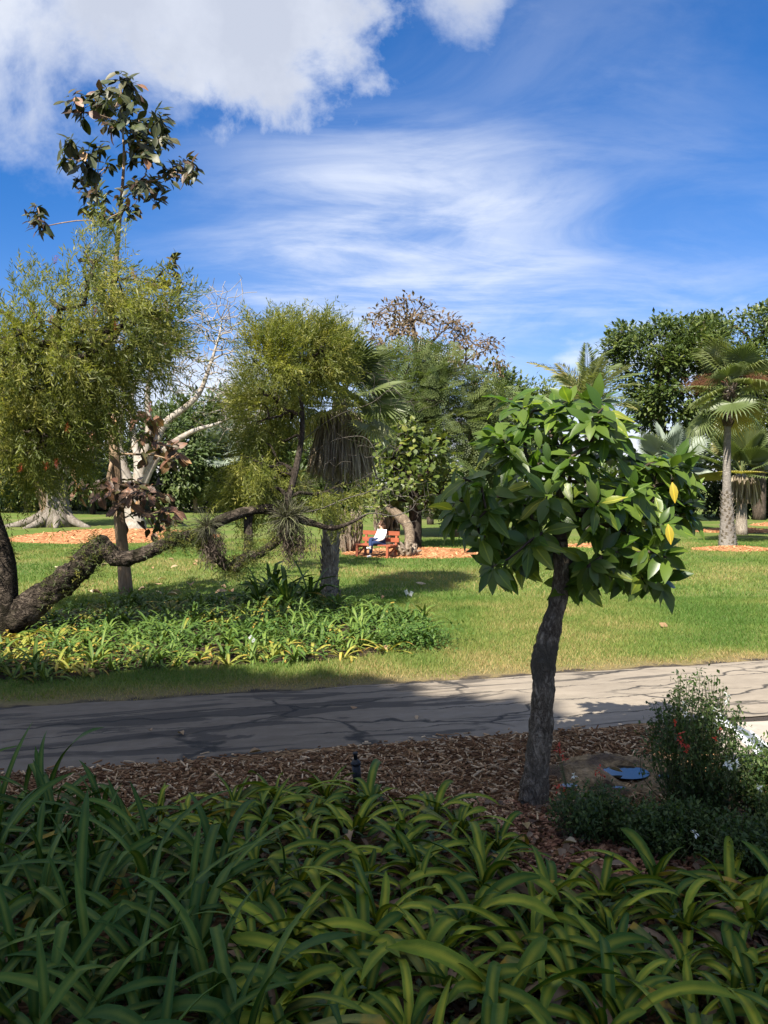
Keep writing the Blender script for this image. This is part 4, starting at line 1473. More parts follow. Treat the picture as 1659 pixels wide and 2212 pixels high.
LOBES = [(598, 778, 52, 34, 60), (655, 752, 48, 26, 52), (705, 752, 30, 26, 26), (572, 832, 34, 30, 20), (625, 830, 44, 34, 44), (682, 812, 36, 26, 30), (560, 890, 26, 34, 14), (610, 890, 34, 30, 30),
         (585, 950, 30, 30, 26), (545, 1000, 38, 26, 30), (500, 1030, 34, 26, 28), (600, 1020, 40, 30, 34), (560, 1060, 50, 22, 30), (700, 1072, 36, 14, 14),
         (755, 1046, 34, 10, 10), (540, 860, 20, 20, 6)]
cl = np.vstack([sample_crown(ell(u, v, ru * 0.9, rv * 0.9, 10, 0.25), int(n * 1.35), yl + 2.4 + rng.normal(0, 0.5), 0.6) for u, v, ru, rv, n in LOBES])
stem = LP([(610, 1112, 1.0), (628, 1060, 1.4), (642, 1000, 1.8), (652, 940, 2.2), (652, 880, 2.5), (645, 830, 2.6), (640, 785, 2.6)])
put('rising_branches', grow(stem, cl, 0.14, 0.005, 0.22, fork=0.12, wob=0.3, r_path=[PX(q, yl) for q in (9, 8, 8, 7, 6, 4.5, 3)]), M_BARK_D, e)
low = (cl[:, 2] < 3.2)
keep = rng.random(len(cl)) < np.where(low, 0.75, 0.95)
put('middle_crown', spray_crown(cl[keep], 9, 0.18, 0.32, 0.28, 0.52, 0.5), M_BOTTLE, e, 'stuff', smooth=False)

# bare grey twigs that cross in front of the palm
M_TWIG = bark_mat('grey_twigs', (0.06, 0.052, 0.042), (0.26, 0.24, 0.205), 20.0)
for path, tips in (
        ([(655, 950, 2.2), (700, 915, 2.2), (745, 890, 2.1), (800, 872, 2.0), (835, 845, 1.9)], [(840, 790), (850, 815), (820, 820), (870, 860), (905, 880), (880, 905), (830, 860), (800, 830), (775, 850), (850, 880), (865, 835), (900, 860)]),
        ([(660, 990, 2.2), (700, 962, 2.1), (740, 946, 2.0), (790, 945, 1.9), (815, 985, 1.8)], [(840, 1000), (850, 985), (820, 1020), (760, 960), (730, 985), (790, 970), (870, 940), (845, 960), (700, 985)]),
        ([(715, 1141, 1.0), (755, 1128, 1.0), (800, 1108, 1.1), (850, 1115, 1.1), (890, 1100, 1.2)], [(890, 1085), (910, 1070), (925, 1060), (900, 1110), (870, 1125), (850, 1090), (930, 1085), (820, 1085), (880, 1130), (905, 1050), (860, 1060)]),
        ([(640, 1110, 1.0), (690, 1100, 1.1), (745, 1078, 1.1), (790, 1065, 1.2)], [(830, 1060), (810, 1045), (850, 1070), (770, 1050), (720, 1060), (870, 1050)])):
    tp = []
    for u, v in tips:
        for _ in range(8):
            tp.append(P(u + rng.normal(0, 18), v + rng.normal(0, 16), yl + path[-1][2] + rng.normal(0, 0.25)))
    put('bare_twig', grow(LP(path), np.array(tp), 0.013, 0.0032, 0.12, p=2.0, fork=0.15, wob=0.35), M_TWIG, e)

# ferns and moss that grow along the limb
M_FERN = leaf_mat('limb_ferns', [(0.0, (0.035, 0.050, 0.012)), (0.6, (0.085, 0.110, 0.022)), (1.0, (0.20, 0.19, 0.035))], 0.6, 0.3)
g = Geo()
pts, _ = smooth_path(np.array(limb), np.array(lr), 10)
sel = []
for i in range(1100):
    t = rng.choice([0, 1, 2, 3], p=[0.12, 0.18, 0.45, 0.25])
    lo, hi = [(0.10, 0.25), (0.22, 0.36), (0.64, 0.80), (0.76, 1.0)][t]
    j = int(rng.uniform(lo, hi) * (len(pts) - 1))
    rr = np.interp(j / len(pts), np.linspace(0, 1, len(lr)), lr)
    a = rng.random() * 2 * math.pi
    sel.append(pts[j] + np.array([0.1 * rng.normal(), math.cos(a) * rr, math.sin(a) * rr]))
for q0, q1 in (((505, 1228, 0), (562, 1194, .5)), ((562, 1194, .5), (622, 1130, 1.0)), ((540, 1200, .5), (537, 1160, .7))):
    A, B = LP([q0])[0], LP([q1])[0]
    for i in range(130):
        sel.append(A + (B - A) * rng.random() + rdir(1)[0] * 0.11)
sel = np.array(sel)
g.inst(tpl_spray(9, 0.30, 0.035, 55, 0.3, base=0.2), sel, frames(rdir(len(sel)) + [0, -0.2, 0.1]), 0.10 + 0.14 * rng.random(len(sel)))
put('limb_ferns', g, M_FERN, e, 'stuff', smooth=False)
# a few scarlet bottlebrush flowers
M_RED = leaf_mat('scarlet_flowers', [(0.0, (0.30, 0.03, 0.02)), (1.0, (0.50, 0.08, 0.05))], 0.6, 0.2)
for i, (u, v) in enumerate(((100, 1005), (122, 1000), (45, 1010), (145, 925), (250, 705), (110, 690), (205, 670), (325, 880), (290, 590), (120, 560))):
    c = P(u, v, yl - 1.2)
    N = 60
    pos = c + np.c_[rng.normal(0, .012, (N, 2)), rng.uniform(-0.07, 0.07, N)]
    g = Geo().inst(tpl_diamond(0.12), pos, frames(rdir(N) * [1, 1, .35]), 0.05)
    put('flower', g, M_RED, e, smooth=False)

# air plants sitting on the limb
M_AIR = leaf_mat('air_plant_leaves', [(0.0, (0.024, 0.022, 0.014)), (0.5, (0.060, 0.056, 0.034)), (0.85, (0.10, 0.105, 0.052)), (1.0, (0.18, 0.19, 0.09))], 0.7, 0.2)


def strap_v(L, W, e0, droop, kink=0.0, tk=0.6, n=9, base=0.6, twist=0.0, chan=0.18, tip=0.65, side=0.0):
    """strap leaf from the origin: rises at e0, arches over; returns template"""
    V, U = [], []
    p = np.zeros(3)
    a = e0
    for i in range(n + 1):
        t = i / n
        w = W / 2 * min(1.0, base + 1.2 * t) * (1.0 if t < tip else max(0.02, 1 - ((t - tip) / (1 - tip)) ** 2.2))
        q = twist * t
        c, s = math.cos(q), math.sin(q)
        nn = np.array([0, -math.sin(a), math.cos(a)])
        ex = np.array([1.0, 0, 0]) * c + nn * s
        up = nn * c - np.array([1.0, 0, 0]) * s
        off = np.array([side * t * t * L, 0, 0])
        V += [p + off - ex * w + up * chan * w, p + off, p + off + ex * w + up * chan * w]
        U += [(0.0, t + 1e-3), (0.5, t + 1e-3), (1.0, t + 1e-3)]
        a = e0 - droop * (t ** 1.3) * 1.0 - (kink if t > tk else 0)
        p = p + np.array([0, math.cos(a), math.sin(a)]) * L / n
    Lp, T = [], []
    for i in range(n):
        k = i * 3
        Lp += [k, k + 1, k + 4, k + 3, k + 1, k + 2, k + 5, k + 4]
        T += [4, 4]
    return np.array(V), Lp, T, np.array(U)


def blade_ball(name, label, u, v, dy, rad, n, hang=0):
    c = P(u, v, yl + dy)
    o = thing(name, label, 'air plant', c, 'air plants on the bottlebrush limb')
    d = rdir(n)
    d = unit(d + np.array([0.25, -0.2, 0.25]) * rng.random((n, 1)))
    d[:, 2] *= 0.85
    g = Geo()
    for w_, tp in enumerate((strap_v(1, 0.022, 0.2, 1.2, n=6, side=0.3), strap_v(1, 0.020, 0.5, 0.7, n=6, side=-0.25), strap_v(1, 0.022, 0.0, 2.0, n=6, side=0.15))):
        s = np.arange(n) % 3 == w_
        g.inst(tp, np.tile(c, (s.sum(), 1)) + d[s] * 0.06, frames(d[s], rdir(s.sum()) + [0, 0, 1.2]), rad * (0.6 + 0.6 * rng.random(s.sum())))
    put('leaves', g, M_AIR, o, 'stuff', smooth=False)
    if hang:
        g = Geo()
        N = hang
        pos = c + np.c_[rng.normal(0.08, rad * 0.35, N), rng.normal(0, rad * .25, N), rng.uniform(-rad * .9, -0.1 * rad, N)]
        g.inst(tpl_spray(9, 0.3, 0.02, 40, 0.2), pos, frames(rdir(N) * 0.4 + [0, 0, -1.0]), 0.25 + 0.2 * rng.random(N))
        put('hanging_roots', g, M_BARK_B, o, 'stuff', smooth=False)
    return o


blade_ball('air_plant', 'spiky grey air plant where the limb forks', 447, 1138, -0.2, 0.34, 330, 70)
blade_ball('air_plant', 'big shaggy air plant hanging from the limb beside the palm trunk', 622, 1122, 0.7, 0.46, 620, 170)
blade_ball('air_plant', 'small spiky air plant on the rising stem', 660, 1050, 1.2, 0.2, 120)

# ------------------------------------------------------------------ strap-leaved plants
def strap_mat(name, dark, light, stripe, tipc=None, rough=0.34, trans=0.18):
    m, t = new_mat(name)
    r = t.n('ShaderNodeObjectInfo').outputs['Random']
    tc = t.n('ShaderNodeTexCoord')
    s = t.n('ShaderNodeSeparateXYZ')
    t.l(tc.outputs['UV'], s.inputs[0])
    pos = t.n('ShaderNodeNewGeometry').outputs['Position']
    c = t.mix(t.math('POWER', r, 1.8), dark, light)
    nz = t.noise(pos, 9.0, 4)
    c = t.mix(t.ramp(nz, [(0.35, 0.0), (0.7, 0.4)]), c, tuple(x * 0.6 for x in dark))
    ax = t.math('ABSOLUTE', t.math('SUBTRACT', s.outputs[0], 0.5))
    st = t.ramp(t.math('ADD', ax, t.math('MULTIPLY', t.math('SUBTRACT', nz, 0.5), 0.22)), [(0.04, 1.0), (0.30, 0.0)])
    st = t.math('MULTIPLY', st, t.ramp(s.outputs[1], [(0.0, 1.0), (0.6, 0.65), (0.95, 0.15)]))
    c = t.mix(t.math('MULTIPLY', st, t.math('MULTIPLY_ADD', r, 0.45, 0.30)), c, stripe)
    lin = t.math('SINE', t.math('MULTIPLY', s.outputs[0], 70.0))
    if tipc is not None:
        tf = t.math('ADD', s.outputs[1], t.math('MULTIPLY', t.math('SUBTRACT', t.noise(pos, 14.0, 4), 0.5), 0.5))
        c = t.mix(t.ramp(tf, [(0.62, 0.0), (0.80, 1.0)]), c, tipc[0])
        c = t.mix(t.ramp(tf, [(0.82, 0.0), (0.95, 1.0)]), c, tipc[1])
        sp = t.ramp(t.noise(pos, 38.0, 3), [(0.66, 0.0), (0.70, 0.8)])
        c = t.mix(sp, c, tipc[1])
    b_ = principled(t, c, t.math('MULTIPLY_ADD', nz, 0.25, rough), 0.22, t.bump(t.math('ADD', t.math('MULTIPLY', lin, 0.4), nz), 0.25, 0.004))
    tr = t.n('ShaderNodeBsdfTranslucent')
    t.l(t.mix(1.0, c, (1.4, 1.4, 0.6), 'MULTIPLY'), tr.inputs[0])
    mx = t.n('ShaderNodeMixShader')
    mx.inputs[0].default_value = trans
    t.l(b_, mx.inputs[1])
    t.l(tr.outputs[0], mx.inputs[2])
    finish(t, mx.outputs[0])
    return m


S_GREEN = strap_mat('strap_leaf_green', (0.032, 0.090, 0.006), (0.21, 0.275, 0.018), (0.62, 0.54, 0.045), None, 0.42, 0.12)
S_BLUE = strap_mat('strap_leaf_bluish', (0.024, 0.074, 0.009), (0.074, 0.145, 0.018), (0.25, 0.28, 0.040), None, 0.44, 0.12)
S_OLD = strap_mat('strap_leaf_yellowing', (0.095, 0.14, 0.035), (0.20, 0.21, 0.045), (0.36, 0.33, 0.075), ((0.42, 0.26, 0.03), (0.09, 0.045, 0.025)))
S_DRY = strap_mat('strap_leaf_withered', (0.17, 0.10, 0.055), (0.36, 0.25, 0.16), (0.38, 0.28, 0.18), None, 0.8, 0.1)
S_SUN = strap_mat('strap_leaf_far', (0.050, 0.105, 0.020), (0.110, 0.180, 0.034), (0.27, 0.31, 0.06))
S_SUNY = strap_mat('strap_leaf_far_yellow', (0.17, 0.20, 0.035), (0.30, 0.29, 0.055), (0.40, 0.36, 0.09), ((0.42, 0.27, 0.05), (0.16, 0.09, 0.05)))


def strap_me(mat, *a, **k):
    tp = strap_v(*a, **k)
    me = Geo().add(tp[0], tp[1], tp[2], 0.0, tp[3]).mesh('strap_leaf')
    me.materials.append(mat)
    return me


def strap_set(mat, L, W, n, e=(0.5, 1.35), dr=(0.9, 2.2), r=random):
    out = []
    for i in range(n):
        kk = r.random() < 0.3
        out.append(strap_me(mat, L * r.uniform(0.75, 1.2), W * r.uniform(0.8, 1.15), r.uniform(*e), r.uniform(*dr), r.uniform(0.5, 1.3) if kk else 0.0, r.uniform(0.4, 0.75),
                            10, 0.62, r.uniform(-1.1, 1.1), r.uniform(0.15, 0.4), r.uniform(0.5, 0.8), r.uniform(-0.3, 0.3)))
    return out


random.seed(11)
SET = {
    'inner': strap_set(S_GREEN, 0.40, 0.052, 16, (0.95, 1.45), (0.7, 2.3)),
    'outer': strap_set(S_GREEN, 0.53, 0.056, 22, (0.35, 1.0), (1.0, 2.3)),
    'b_inner': strap_set(S_BLUE, 0.72, 0.050, 16, (1.1, 1.5), (0.3, 2.0)),
    'b_outer': strap_set(S_BLUE, 0.82, 0.053, 18, (0.65, 1.25), (1.0, 2.4)),
    'old': strap_set(S_OLD, 0.50, 0.054, 12, (0.15, 0.8), (0.9, 2.0)),
    'dry': strap_set(S_DRY, 0.46, 0.045, 10, (0.0, 1.0), (1.6, 3.0)),
    'b_old': strap_set(S_OLD, 0.75, 0.045, 6, (0.5, 1.1), (1.5, 2.4)),
}


def strap_plant(x, y, label, group, kind='', n=13, s=1.0, name='strap_lily', nold=2, ndry=2, z=0.03):
    o = thing(name, label, 'plant', (x, y, z), group)
    a0 = random.random() * 6.28
    seq = [('inner', int(n * 0.45)), ('outer', n - int(n * 0.45))]
    i = 0
    for key, c in seq:
        for _ in range(c):
            me = random.choice(SET[kind + key])
            q = link('leaf', me, None, o)
            q.rotation_euler = (random.gauss(0, 0.06), random.gauss(0, 0.06), a0 + i * 2.399 + random.gauss(0, 0.25))
            q.location = (random.gauss(0, 0.018), random.gauss(0, 0.018), 0.02)
            q.scale = [s * random.uniform(0.85, 1.15)] * 3
            i += 1
    for key, c in ((kind + 'old' if kind else 'old', nold), ('dry', ndry)):
        for _ in range(c):
            q = link('withered_leaf' if key == 'dry' else 'leaf', random.choice(SET[key]), None, o)
            q.rotation_euler = (0, 0, random.random() * 6.28)
            q.location = (0, 0, 0.015)
            q.scale = [s * random.uniform(0.85, 1.15)] * 3
    return o


# poisson-like spread over the foreground bed (frame outline of the plant feet)
bed = [(-150, 1790), (60, 1770), (210, 1800), (420, 1760), (560, 1735), (760, 1740), (900, 1760), (1010, 1790), (1080, 1850), (1090, 1920), (1180, 1960), (1290, 1965), (1390, 1940),
       (1500, 1945), (1620, 1960), (1780, 1985), (1900, 2230), (1800, 2420), (-200, 2420), (-300, 2000)]
bed_g = [Gd(u, v)[:2] for u, v in bed]
cand = sample_2d(bed_g, 5000, np.random.default_rng(3))
spots = []
for p in cand:
    dmin = 0.295 + 0.015 * max(0, p[1] - 4.0)
    if all((p[0] - q[0]) ** 2 + (p[1] - q[1]) ** 2 > dmin ** 2 for q in spots):
        spots.append(p)


def to_frame(p):
    q = np.asarray(p, float) - [0, 0, CAM_H]
    f = q[1] * CP + q[2] * SP
    return 829.5 + FPX * q[0] / f, 1106 - FPX * (-q[1] * SP + q[2] * CP) / f


def ordinal(n):
    return '%d%s' % (n, 'th' if 10 <= n % 100 <= 20 else {1: 'st', 2: 'nd', 3: 'rd'}.get(n % 10, 'th'))


def rows_of(items, bands):
    """items (u, v, ...) -> row index and place from the left within its row"""
    out = {}
    for bi in range(len(bands)):
        lo, hi = bands[bi]
        ids = sorted([i for i, q in enumerate(items) if lo <= q[1] < hi], key=lambda i: items[i][0])
        for k, i in enumerate(ids):
            out[i] = (bi, k + 1, len(ids))
    return out


def place_words(k, n):
    if k == 1:
        return 'leftmost'
    if k == n:
        return 'rightmost'
    return ordinal(k) + ' from the left' if k <= (n + 1) // 2 else ordinal(n - k + 1) + ' from the right'


random.seed(5)
info = []
for x, y in spots:
    u, v = to_frame((x, y, 0))
    if u < -160 or u > 1800 or v > 2480:
        continue
    tall = (u < 520 and v > 1950) or (u < 190 + (v - 1750) * 1.1 and u < 420)
    if 520 < u < 640 and random.random() < 0.4 and v > 2000:
        tall = True
    info.append((u, v, x, y, tall))
for tall in (True, False):
    sub = [q for q in info if q[4] == tall]
    bands = [(0, 1860), (1860, 2010), (2010, 2170), (2170, 9999)]
    rw = rows_of(sub, bands)
    for i, (u, v, x, y, _) in enumerate(sub):
        bi, k, n = rw[i]
        row = ['row along the mulch strip', 'second row of the bed', 'third row of the bed', 'bottom row of the bed'][bi]
        if tall:
            lb = 'tall bluish strap plant, %s in the %s' % (place_words(k, n), row)
            strap_plant(x, y, lb, 'tall bluish plants of the foreground bed', 'b_', 11, random.uniform(0.85, 1.1), 'strap_lily', 1, 1)
        else:
            lb = 'striped strap plant, %s in the %s' % (place_words(k, n), row)
            strap_plant(x, y, lb, 'striped plants of the foreground bed', '', 13, random.uniform(0.75, 1.1) * (0.95 if v < 1900 else 1.15), 'strap_lily', random.choice((2, 3, 5)), random.choice((3, 5, 6)) if u > 850 else 3)

# low leaves and litter between the plants
M_GCOV = leaf_mat('ground_cover', [(0.0, (0.020, 0.042, 0.014)), (0.7, (0.045, 0.085, 0.025)), (1.0, (0.09, 0.13, 0.035))], 0.5, 0.25)
pp = sample_2d(bed_g, 5200)
g = Geo()
g.inst(tpl_leaf(0.6, 0.1, 0.15, 'ellip', 1), np.c_[pp, 0.03 + 0.16 * rng.random(len(pp)) ** 2], frames(rdir(len(pp)) * [1, 1, .4]), 0.03 + 0.05 * rng.random(len(pp)))
tag(put('ground_cover', g, M_GCOV, None, 'stuff', smooth=False), 'small creeping leaves between the strap-leaved plants')
M_LITTER = leaf_mat('leaf_litter', [(0.0, (0.09, 0.05, 0.03)), (0.6, (0.20, 0.13, 0.085)), (0.9, (0.30, 0.22, 0.15)), (1.0, (0.42, 0.30, 0.08))], 0.8, 0.1)
pp = np.vstack([sample_2d(bed_g, 1500), sample_2d(red_area, 420)])
g = Geo().inst(tpl_leaf(0.45, 0.3, 0.3, 'ellip', 2), np.c_[pp, 0.05 + 0.04 * rng.random(len(pp))], frames(rdir(len(pp)) * [1, 1, .25], rdir(len(pp)) * 0.4 + [0, 0, 1]), 0.05 + 0.10 * rng.random(len(pp)))
tag(put('leaf_litter', g, M_LITTER, None, 'stuff', smooth=False), 'dry brown leaf litter on the foreground bed')

# ---- far bed: one mesh per plant, a dozen plant shapes
random.seed(23)


def clump_mesh(mat, L, W, n, e=(0.5, 1.4), dr=(0.8, 2.2)):
    g = Geo()
    a0 = random.random() * 6
    for i in range(n):
        tp = strap_v(L * random.uniform(0.65, 1.15), W * random.uniform(0.8, 1.2), random.uniform(*e), random.uniform(*dr), random.choice([0, 0, 0.8]), 0.55, 7, 0.6, random.uniform(-.6, .6), 0.2, 0.6,
                     random.uniform(-.2, .2))
        a = a0 + i * 2.399 + random.gauss(0, .2)
        R = np.array([[[math.cos(a), -math.sin(a), 0], [math.sin(a), math.cos(a), 0], [0, 0, 1]]])
        g.inst(tp, np.array([[random.gauss(0, .03), random.gauss(0, .03), 0.0]]), R, 1.0)
    me = g.mesh('strap_clump')
    me.materials.append(mat)
    return me


CL_G = [clump_mesh(S_SUN, 0.52, 0.044, 19, (0.4, 1.4), (0.9, 2.4)) for _ in range(12)]
CL_Y = [clump_mesh(S_SUNY, 0.50, 0.044, 11, (0.3, 1.1), (1.0, 2.4)) for _ in range(6)]
cand = sample_2d(FAR_BED_G, 3000, np.random.default_rng(8))
spots = []
for p in cand:
    if all((p[0] - q[0]) ** 2 + (p[1] - q[1]) ** 2 > 0.345 ** 2 for q in spots):
        spots.append(p)
info = []
for x, y in spots:
    u, v = to_frame((x, y, 0))
    if u > -60:
        info.append((u, v, x, y, random.random() < (0.42 if (v > 1400 or u < 200) else 0.15)))
for yel in (True, False):
    sub = [q for q in info if q[4] == yel]
    rw = rows_of(sub, [(0, 1330), (1330, 1362), (1362, 1400), (1400, 9999)])
    for i, (u, v, x, y, _) in enumerate(sub):
        bi, k, n = rw[i]
        row = ['back row', 'third row', 'second row', 'front row'][bi]
        o = link('far_strap_lily', random.choice(CL_Y if yel else CL_G))
        o.location = (x, y, 0.0)
        o.rotation_euler = (0, 0, random.random() * 6.28)
        kk = random.uniform(0.75, 1.2)
        o.scale = (kk, kk, kk * random.uniform(0.85, 1.1))
        tag(o, '%s strap-leaved plant across the road, %s in its %s' % ('yellowing' if yel else 'sunlit green', place_words(k, n), row), 'plant', 'strap-leaved plants of the far bed')
# bright weeds between them
M_WEED = leaf_mat('bright_weeds', [(0.0, (0.050, 0.110, 0.022)), (0.7, (0.095, 0.175, 0.035)), (1.0, (0.16, 0.22, 0.05))], 0.5, 0.35)
pp = sample_2d(FAR_BED_G, 9000)
pp = pp[np.array([vnoise((a, b_, 4.0), 0.9) for a, b_ in pp]) > -0.15]
ex = np.array([Gd(u, v)[:2] for u, v in np.c_[rng.normal(890, 45, 1500), rng.normal(1392, 10, 1500)]])
pp = np.vstack([pp, ex])
g = Geo().inst(L_DIA, np.c_[pp, 0.04 + 0.30 * rng.random(len(pp)) ** 1.5], frames(rdir(len(pp)) * [1, 1, .5]), 0.05 + 0.06 * rng.random(len(pp)))
tag(put('bed_weeds', g, M_WEED, None, 'stuff', smooth=False), 'bright small-leaved weeds filling the far bed')

# dark tall rosettes at the foot of the petticoat palm
CL_D = [clump_mesh(S_BLUE, 1.15, 0.085, 18, (0.7, 1.45), (0.6, 1.8)) for _ in range(3)]
CL_D2 = [clump_mesh(S_OLD, 1.0, 0.08, 7, (0.4, 1.0), (1.4, 2.2)) for _ in range(2)]
for i, (u, v, lb) in enumerate(((560, 1312, 'left of three dark tall rosettes by the palm foot'), (620, 1318, 'middle and tallest dark rosette by the palm foot'), (672, 1310, 'dark rosette touching the palm trunk'),
                                (590, 1295, 'dark rosette behind the others by the palm foot'))):
    c = Gd(u, v)
    o = thing('dark_rosette', lb, 'plant', c, 'dark rosettes by the palm foot')
    k = [0.9, 1.15, 0.95, 1.1][i]
    for me, nm in ((CL_D[i % 3], 'green_leaves'), (CL_D2[i % 2], 'yellowed_leaves')):
        q = link(nm, me, None, o)
        q.scale = (k, k, k)
        q.rotation_euler = (0, 0, i * 1.3)

# ------------------------------------------------------------------ tall tree with big coppery leaves
M_TEAK_G = leaf_mat('big_leaf_green', [(0.0, (0.022, 0.034, 0.012)), (0.5, (0.038, 0.054, 0.016)), (1.0, (0.062, 0.060, 0.024))], 0.45, 0.2, 0.5, True, True)
M_TEAK_R = leaf_mat('big_leaf_coppery', [(0.0, (0.085, 0.040, 0.026)), (0.5, (0.15, 0.080, 0.050)), (0.85, (0.24, 0.135, 0.085)), (1.0, (0.32, 0.21, 0.11))], 0.5, 0.22, 0.45, True, True)
M_TEAK_S = leaf_mat('small_coppery_leaves', [(0.0, (0.05, 0.028, 0.018)), (0.6, (0.085, 0.052, 0.030)), (1.0, (0.08, 0.075, 0.026))], 0.5, 0.2)


def leaf_variants(n, mats, w, curl, shape, rows=5, fold=0.12):
    out = {}
    for m in mats:
        lst = []
        for i in range(n):
            tp = tpl_leaf(w * random.uniform(0.85, 1.15), fold * random.uniform(0.4, 1.8), curl * random.uniform(0.3, 1.8), shape, rows)
            V = tp[0].copy()
            V[:, 0] += 0.10 * random.uniform(-1, 1) * V[:, 1] ** 2
            V[:, 2] += 0.025 * np.sin(V[:, 1] * 9 + random.random() * 6) * np.sign(V[:, 0])
            me = Geo().add(V, tp[1], tp[2], 0.0, tp[3]).mesh('leaf')
            me.materials.append(m)
            lst.append(me)
        out[m.name] = lst
    return out


def place_leaves(parent, leaves, variants, limit, rest_mats):
    """leaves: (pos, dir, up, size, matname); the largest become leaf objects, the others one mass for each colour"""
    leaves = sorted(leaves, key=lambda q: -q[3] / np.linalg.norm(q[0] - np.array([0, 0, CAM_H])))
    base = np.array(parent.location[:])
    R = frames(np.array([q[1] for q in leaves]), np.array([q[2] for q in leaves]))
    for i, q in enumerate(leaves[:limit]):
        o = link('leaf', random.choice(variants[q[4]]), None, parent)
        M = R[i] * q[3]
        p = q[0] - base
        o.matrix_local = Matrix([[*M[k], float(p[k])] for k in range(3)] + [[0, 0, 0, 1]])
    rest = list(range(limit, len(leaves)))
    for mn in {leaves[i][4] for i in rest}:
        ids = [i for i in rest if leaves[i][4] == mn]
        g = Geo()
        g.inst(tpl_leaf(0.42, 0.12, 0.2, 'ellip', 3), np.array([leaves[i][0] for i in ids]), R[ids], np.array([leaves[i][3] for i in ids]))
        put('small_leaves', g, rest_mats[mn], parent, 'stuff')


b = Gd(273, 1285)
yt = b[1]
e = thing('tall_copper_tree', 'tall slender tree with tan trunk and big drooping coppery leaves', 'tree', b)
tk = [(b[0], b[1])]
path = [b + [0, 0, -.05]] + [P(u, v, yt) for u, v in ((266, 1200), (257, 1110), (250, 1020), (244, 930), (238, 820), (238, 720), (248, 600), (257, 490), (264, 410), (268, 330), (262, 240), (262, 170))]
top = [(265, 165), (242, 192), (216, 200), (155, 214), (178, 243), (204, 214), (250, 232), (282, 180), (288, 208), (228, 215), (270, 225), (338, 250), (348, 282), (320, 268), (330, 302), (300, 318),
       (308, 342), (290, 300), (150, 310), (142, 345), (170, 328), (198, 332), (214, 322), (190, 360), (250, 268), (238, 262), (275, 260), (300, 260), (285, 335), (320, 325), (345, 262), (225, 240),
       (260, 205), (345, 300), (300, 285)]
mid = [(172, 390), (210, 380), (200, 420), (214, 440), (190, 456), (236, 356), (330, 395), (372, 365), (400, 345), (414, 366), (395, 376), (346, 402), (310, 402), (290, 416), (318, 386), (336, 430),
       (280, 450), (262, 430), (75, 465), (92, 490), (85, 475), (82, 455), (230, 480), (250, 470), (216, 465), (186, 410), (360, 380), (385, 355), (405, 380), (300, 392), (205, 400), (222, 420), (180, 345)]
right = [(370, 560), (360, 578), (366, 640), (376, 625), (340, 642), (322, 610), (356, 665), (332, 690), (342, 760), (356, 755), (322, 762), (365, 600), (350, 700), (330, 745), (200, 700), (150, 720)]
lowr = [(230, 832), (215, 842), (242, 812), (205, 932), (226, 900), (345, 922), (322, 930), (372, 962), (352, 972), (380, 982), (302, 902), (212, 962), (312, 982), (366, 992), (190, 1055), (166, 1050), (232, 1040),
        (246, 1062), (270, 1042), (290, 1052), (302, 1062), (312, 1076), (330, 1052), (342, 1072), (302, 1092), (322, 1102), (350, 1102), (370, 1112), (330, 1140), (366, 1146), (376, 1120), (256, 1092),
        (266, 1122), (212, 1062), (288, 1072), (318, 1060), (336, 1090), (310, 1112), (295, 1040), (278, 1062), (345, 1128), (335, 955), (300, 945), (325, 905)]
tips, leaves = [], []
for grp, mixr, sz, k in ((top, 0.10, 0.38, 16), (mid, 0.45, 0.29, 16), (right, 0.4, 0.34, 10), (lowr, 0.93, 0.34, 10)):
    for u, v in grp:
        c = P(u, v, yt + rng.normal(0, 0.55 if grp is not right else 0.3))
        tips.append(c)
        ax = np.interp(c[2], [q[2] for q in path], [q[0] for q in path])
        ou = unit(np.array([c[0] - ax, c[1] - yt, 0.0]) + 1e-6)
        for i in range(k):
            d = unit(rdir(1)[0] * [1, 1, 0.6] + ou * 0.35 + np.array([0, 0, -0.55 if rng.random() < 0.75 else 0.4]))
            up = unit(rdir(1)[0] * 0.5 + ou * 0.5 + np.array([0, 0, 0.3]) - np.array(SUN_DIR[:]) * 0.6)
            leaves.append((c + rng.normal(0, 0.07, 3), d, up, sz * rng.uniform(0.55, 1.15), 'big_leaf_coppery' if rng.random() < mixr else 'big_leaf_green'))
put('trunk', grow(path, np.array(tips), 0.11, 0.008, 0.25, fork=0.28, wob=0.15, bend=0.25, up=0.9, r_path=[PX(q, yt) for q in (16, 13, 12, 12, 11, 10, 8, 6.5, 5, 4, 3, 2, 1.2)], nmax=14), M_BARK_T, e)
TV = leaf_variants(6, [M_TEAK_G, M_TEAK_R], 0.50, 0.28, 'obov', 5)
M_TG2 = leaf_mat('big_leaf_green_mass', [(0.0, (0.020, 0.030, 0.012)), (1.0, (0.055, 0.060, 0.022))], 0.45, 0.2)
place_leaves(e, leaves, TV, 300, {'big_leaf_green': M_TG2, 'big_leaf_coppery': M_TEAK_S})

# ------------------------------------------------------------------ foreground tree
M_FT = leaf_mat('glossy_leaf', [(0.0, (0.046, 0.100, 0.014)), (0.5, (0.096, 0.165, 0.024)), (0.88, (0.165, 0.225, 0.034)), (1.0, (0.27, 0.29, 0.05))], 0.34, 0.42, 0.45, True, True, 1.7)
M_FTY = leaf_mat('yellow_leaf', [(0.0, (0.27, 0.26, 0.03)), (1.0, (0.46, 0.34, 0.03))], 0.4, 0.3, 0.5, True, True)
M_FTM = leaf_mat('glossy_leaf_mass', [(0.0, (0.040, 0.090, 0.013)), (1.0, (0.125, 0.185, 0.028))], 0.36, 0.40, 0.45)
M_CORK = bark_mat('corky_bark', (0.10, 0.075, 0.050), (0.66, 0.55, 0.40), 17.0, (0.12, 0.105, 0.075), (1, 1, 0.45), 0.9, 1.0, 0.05)
b = Gd(1152, 1742)
yq = b[1]
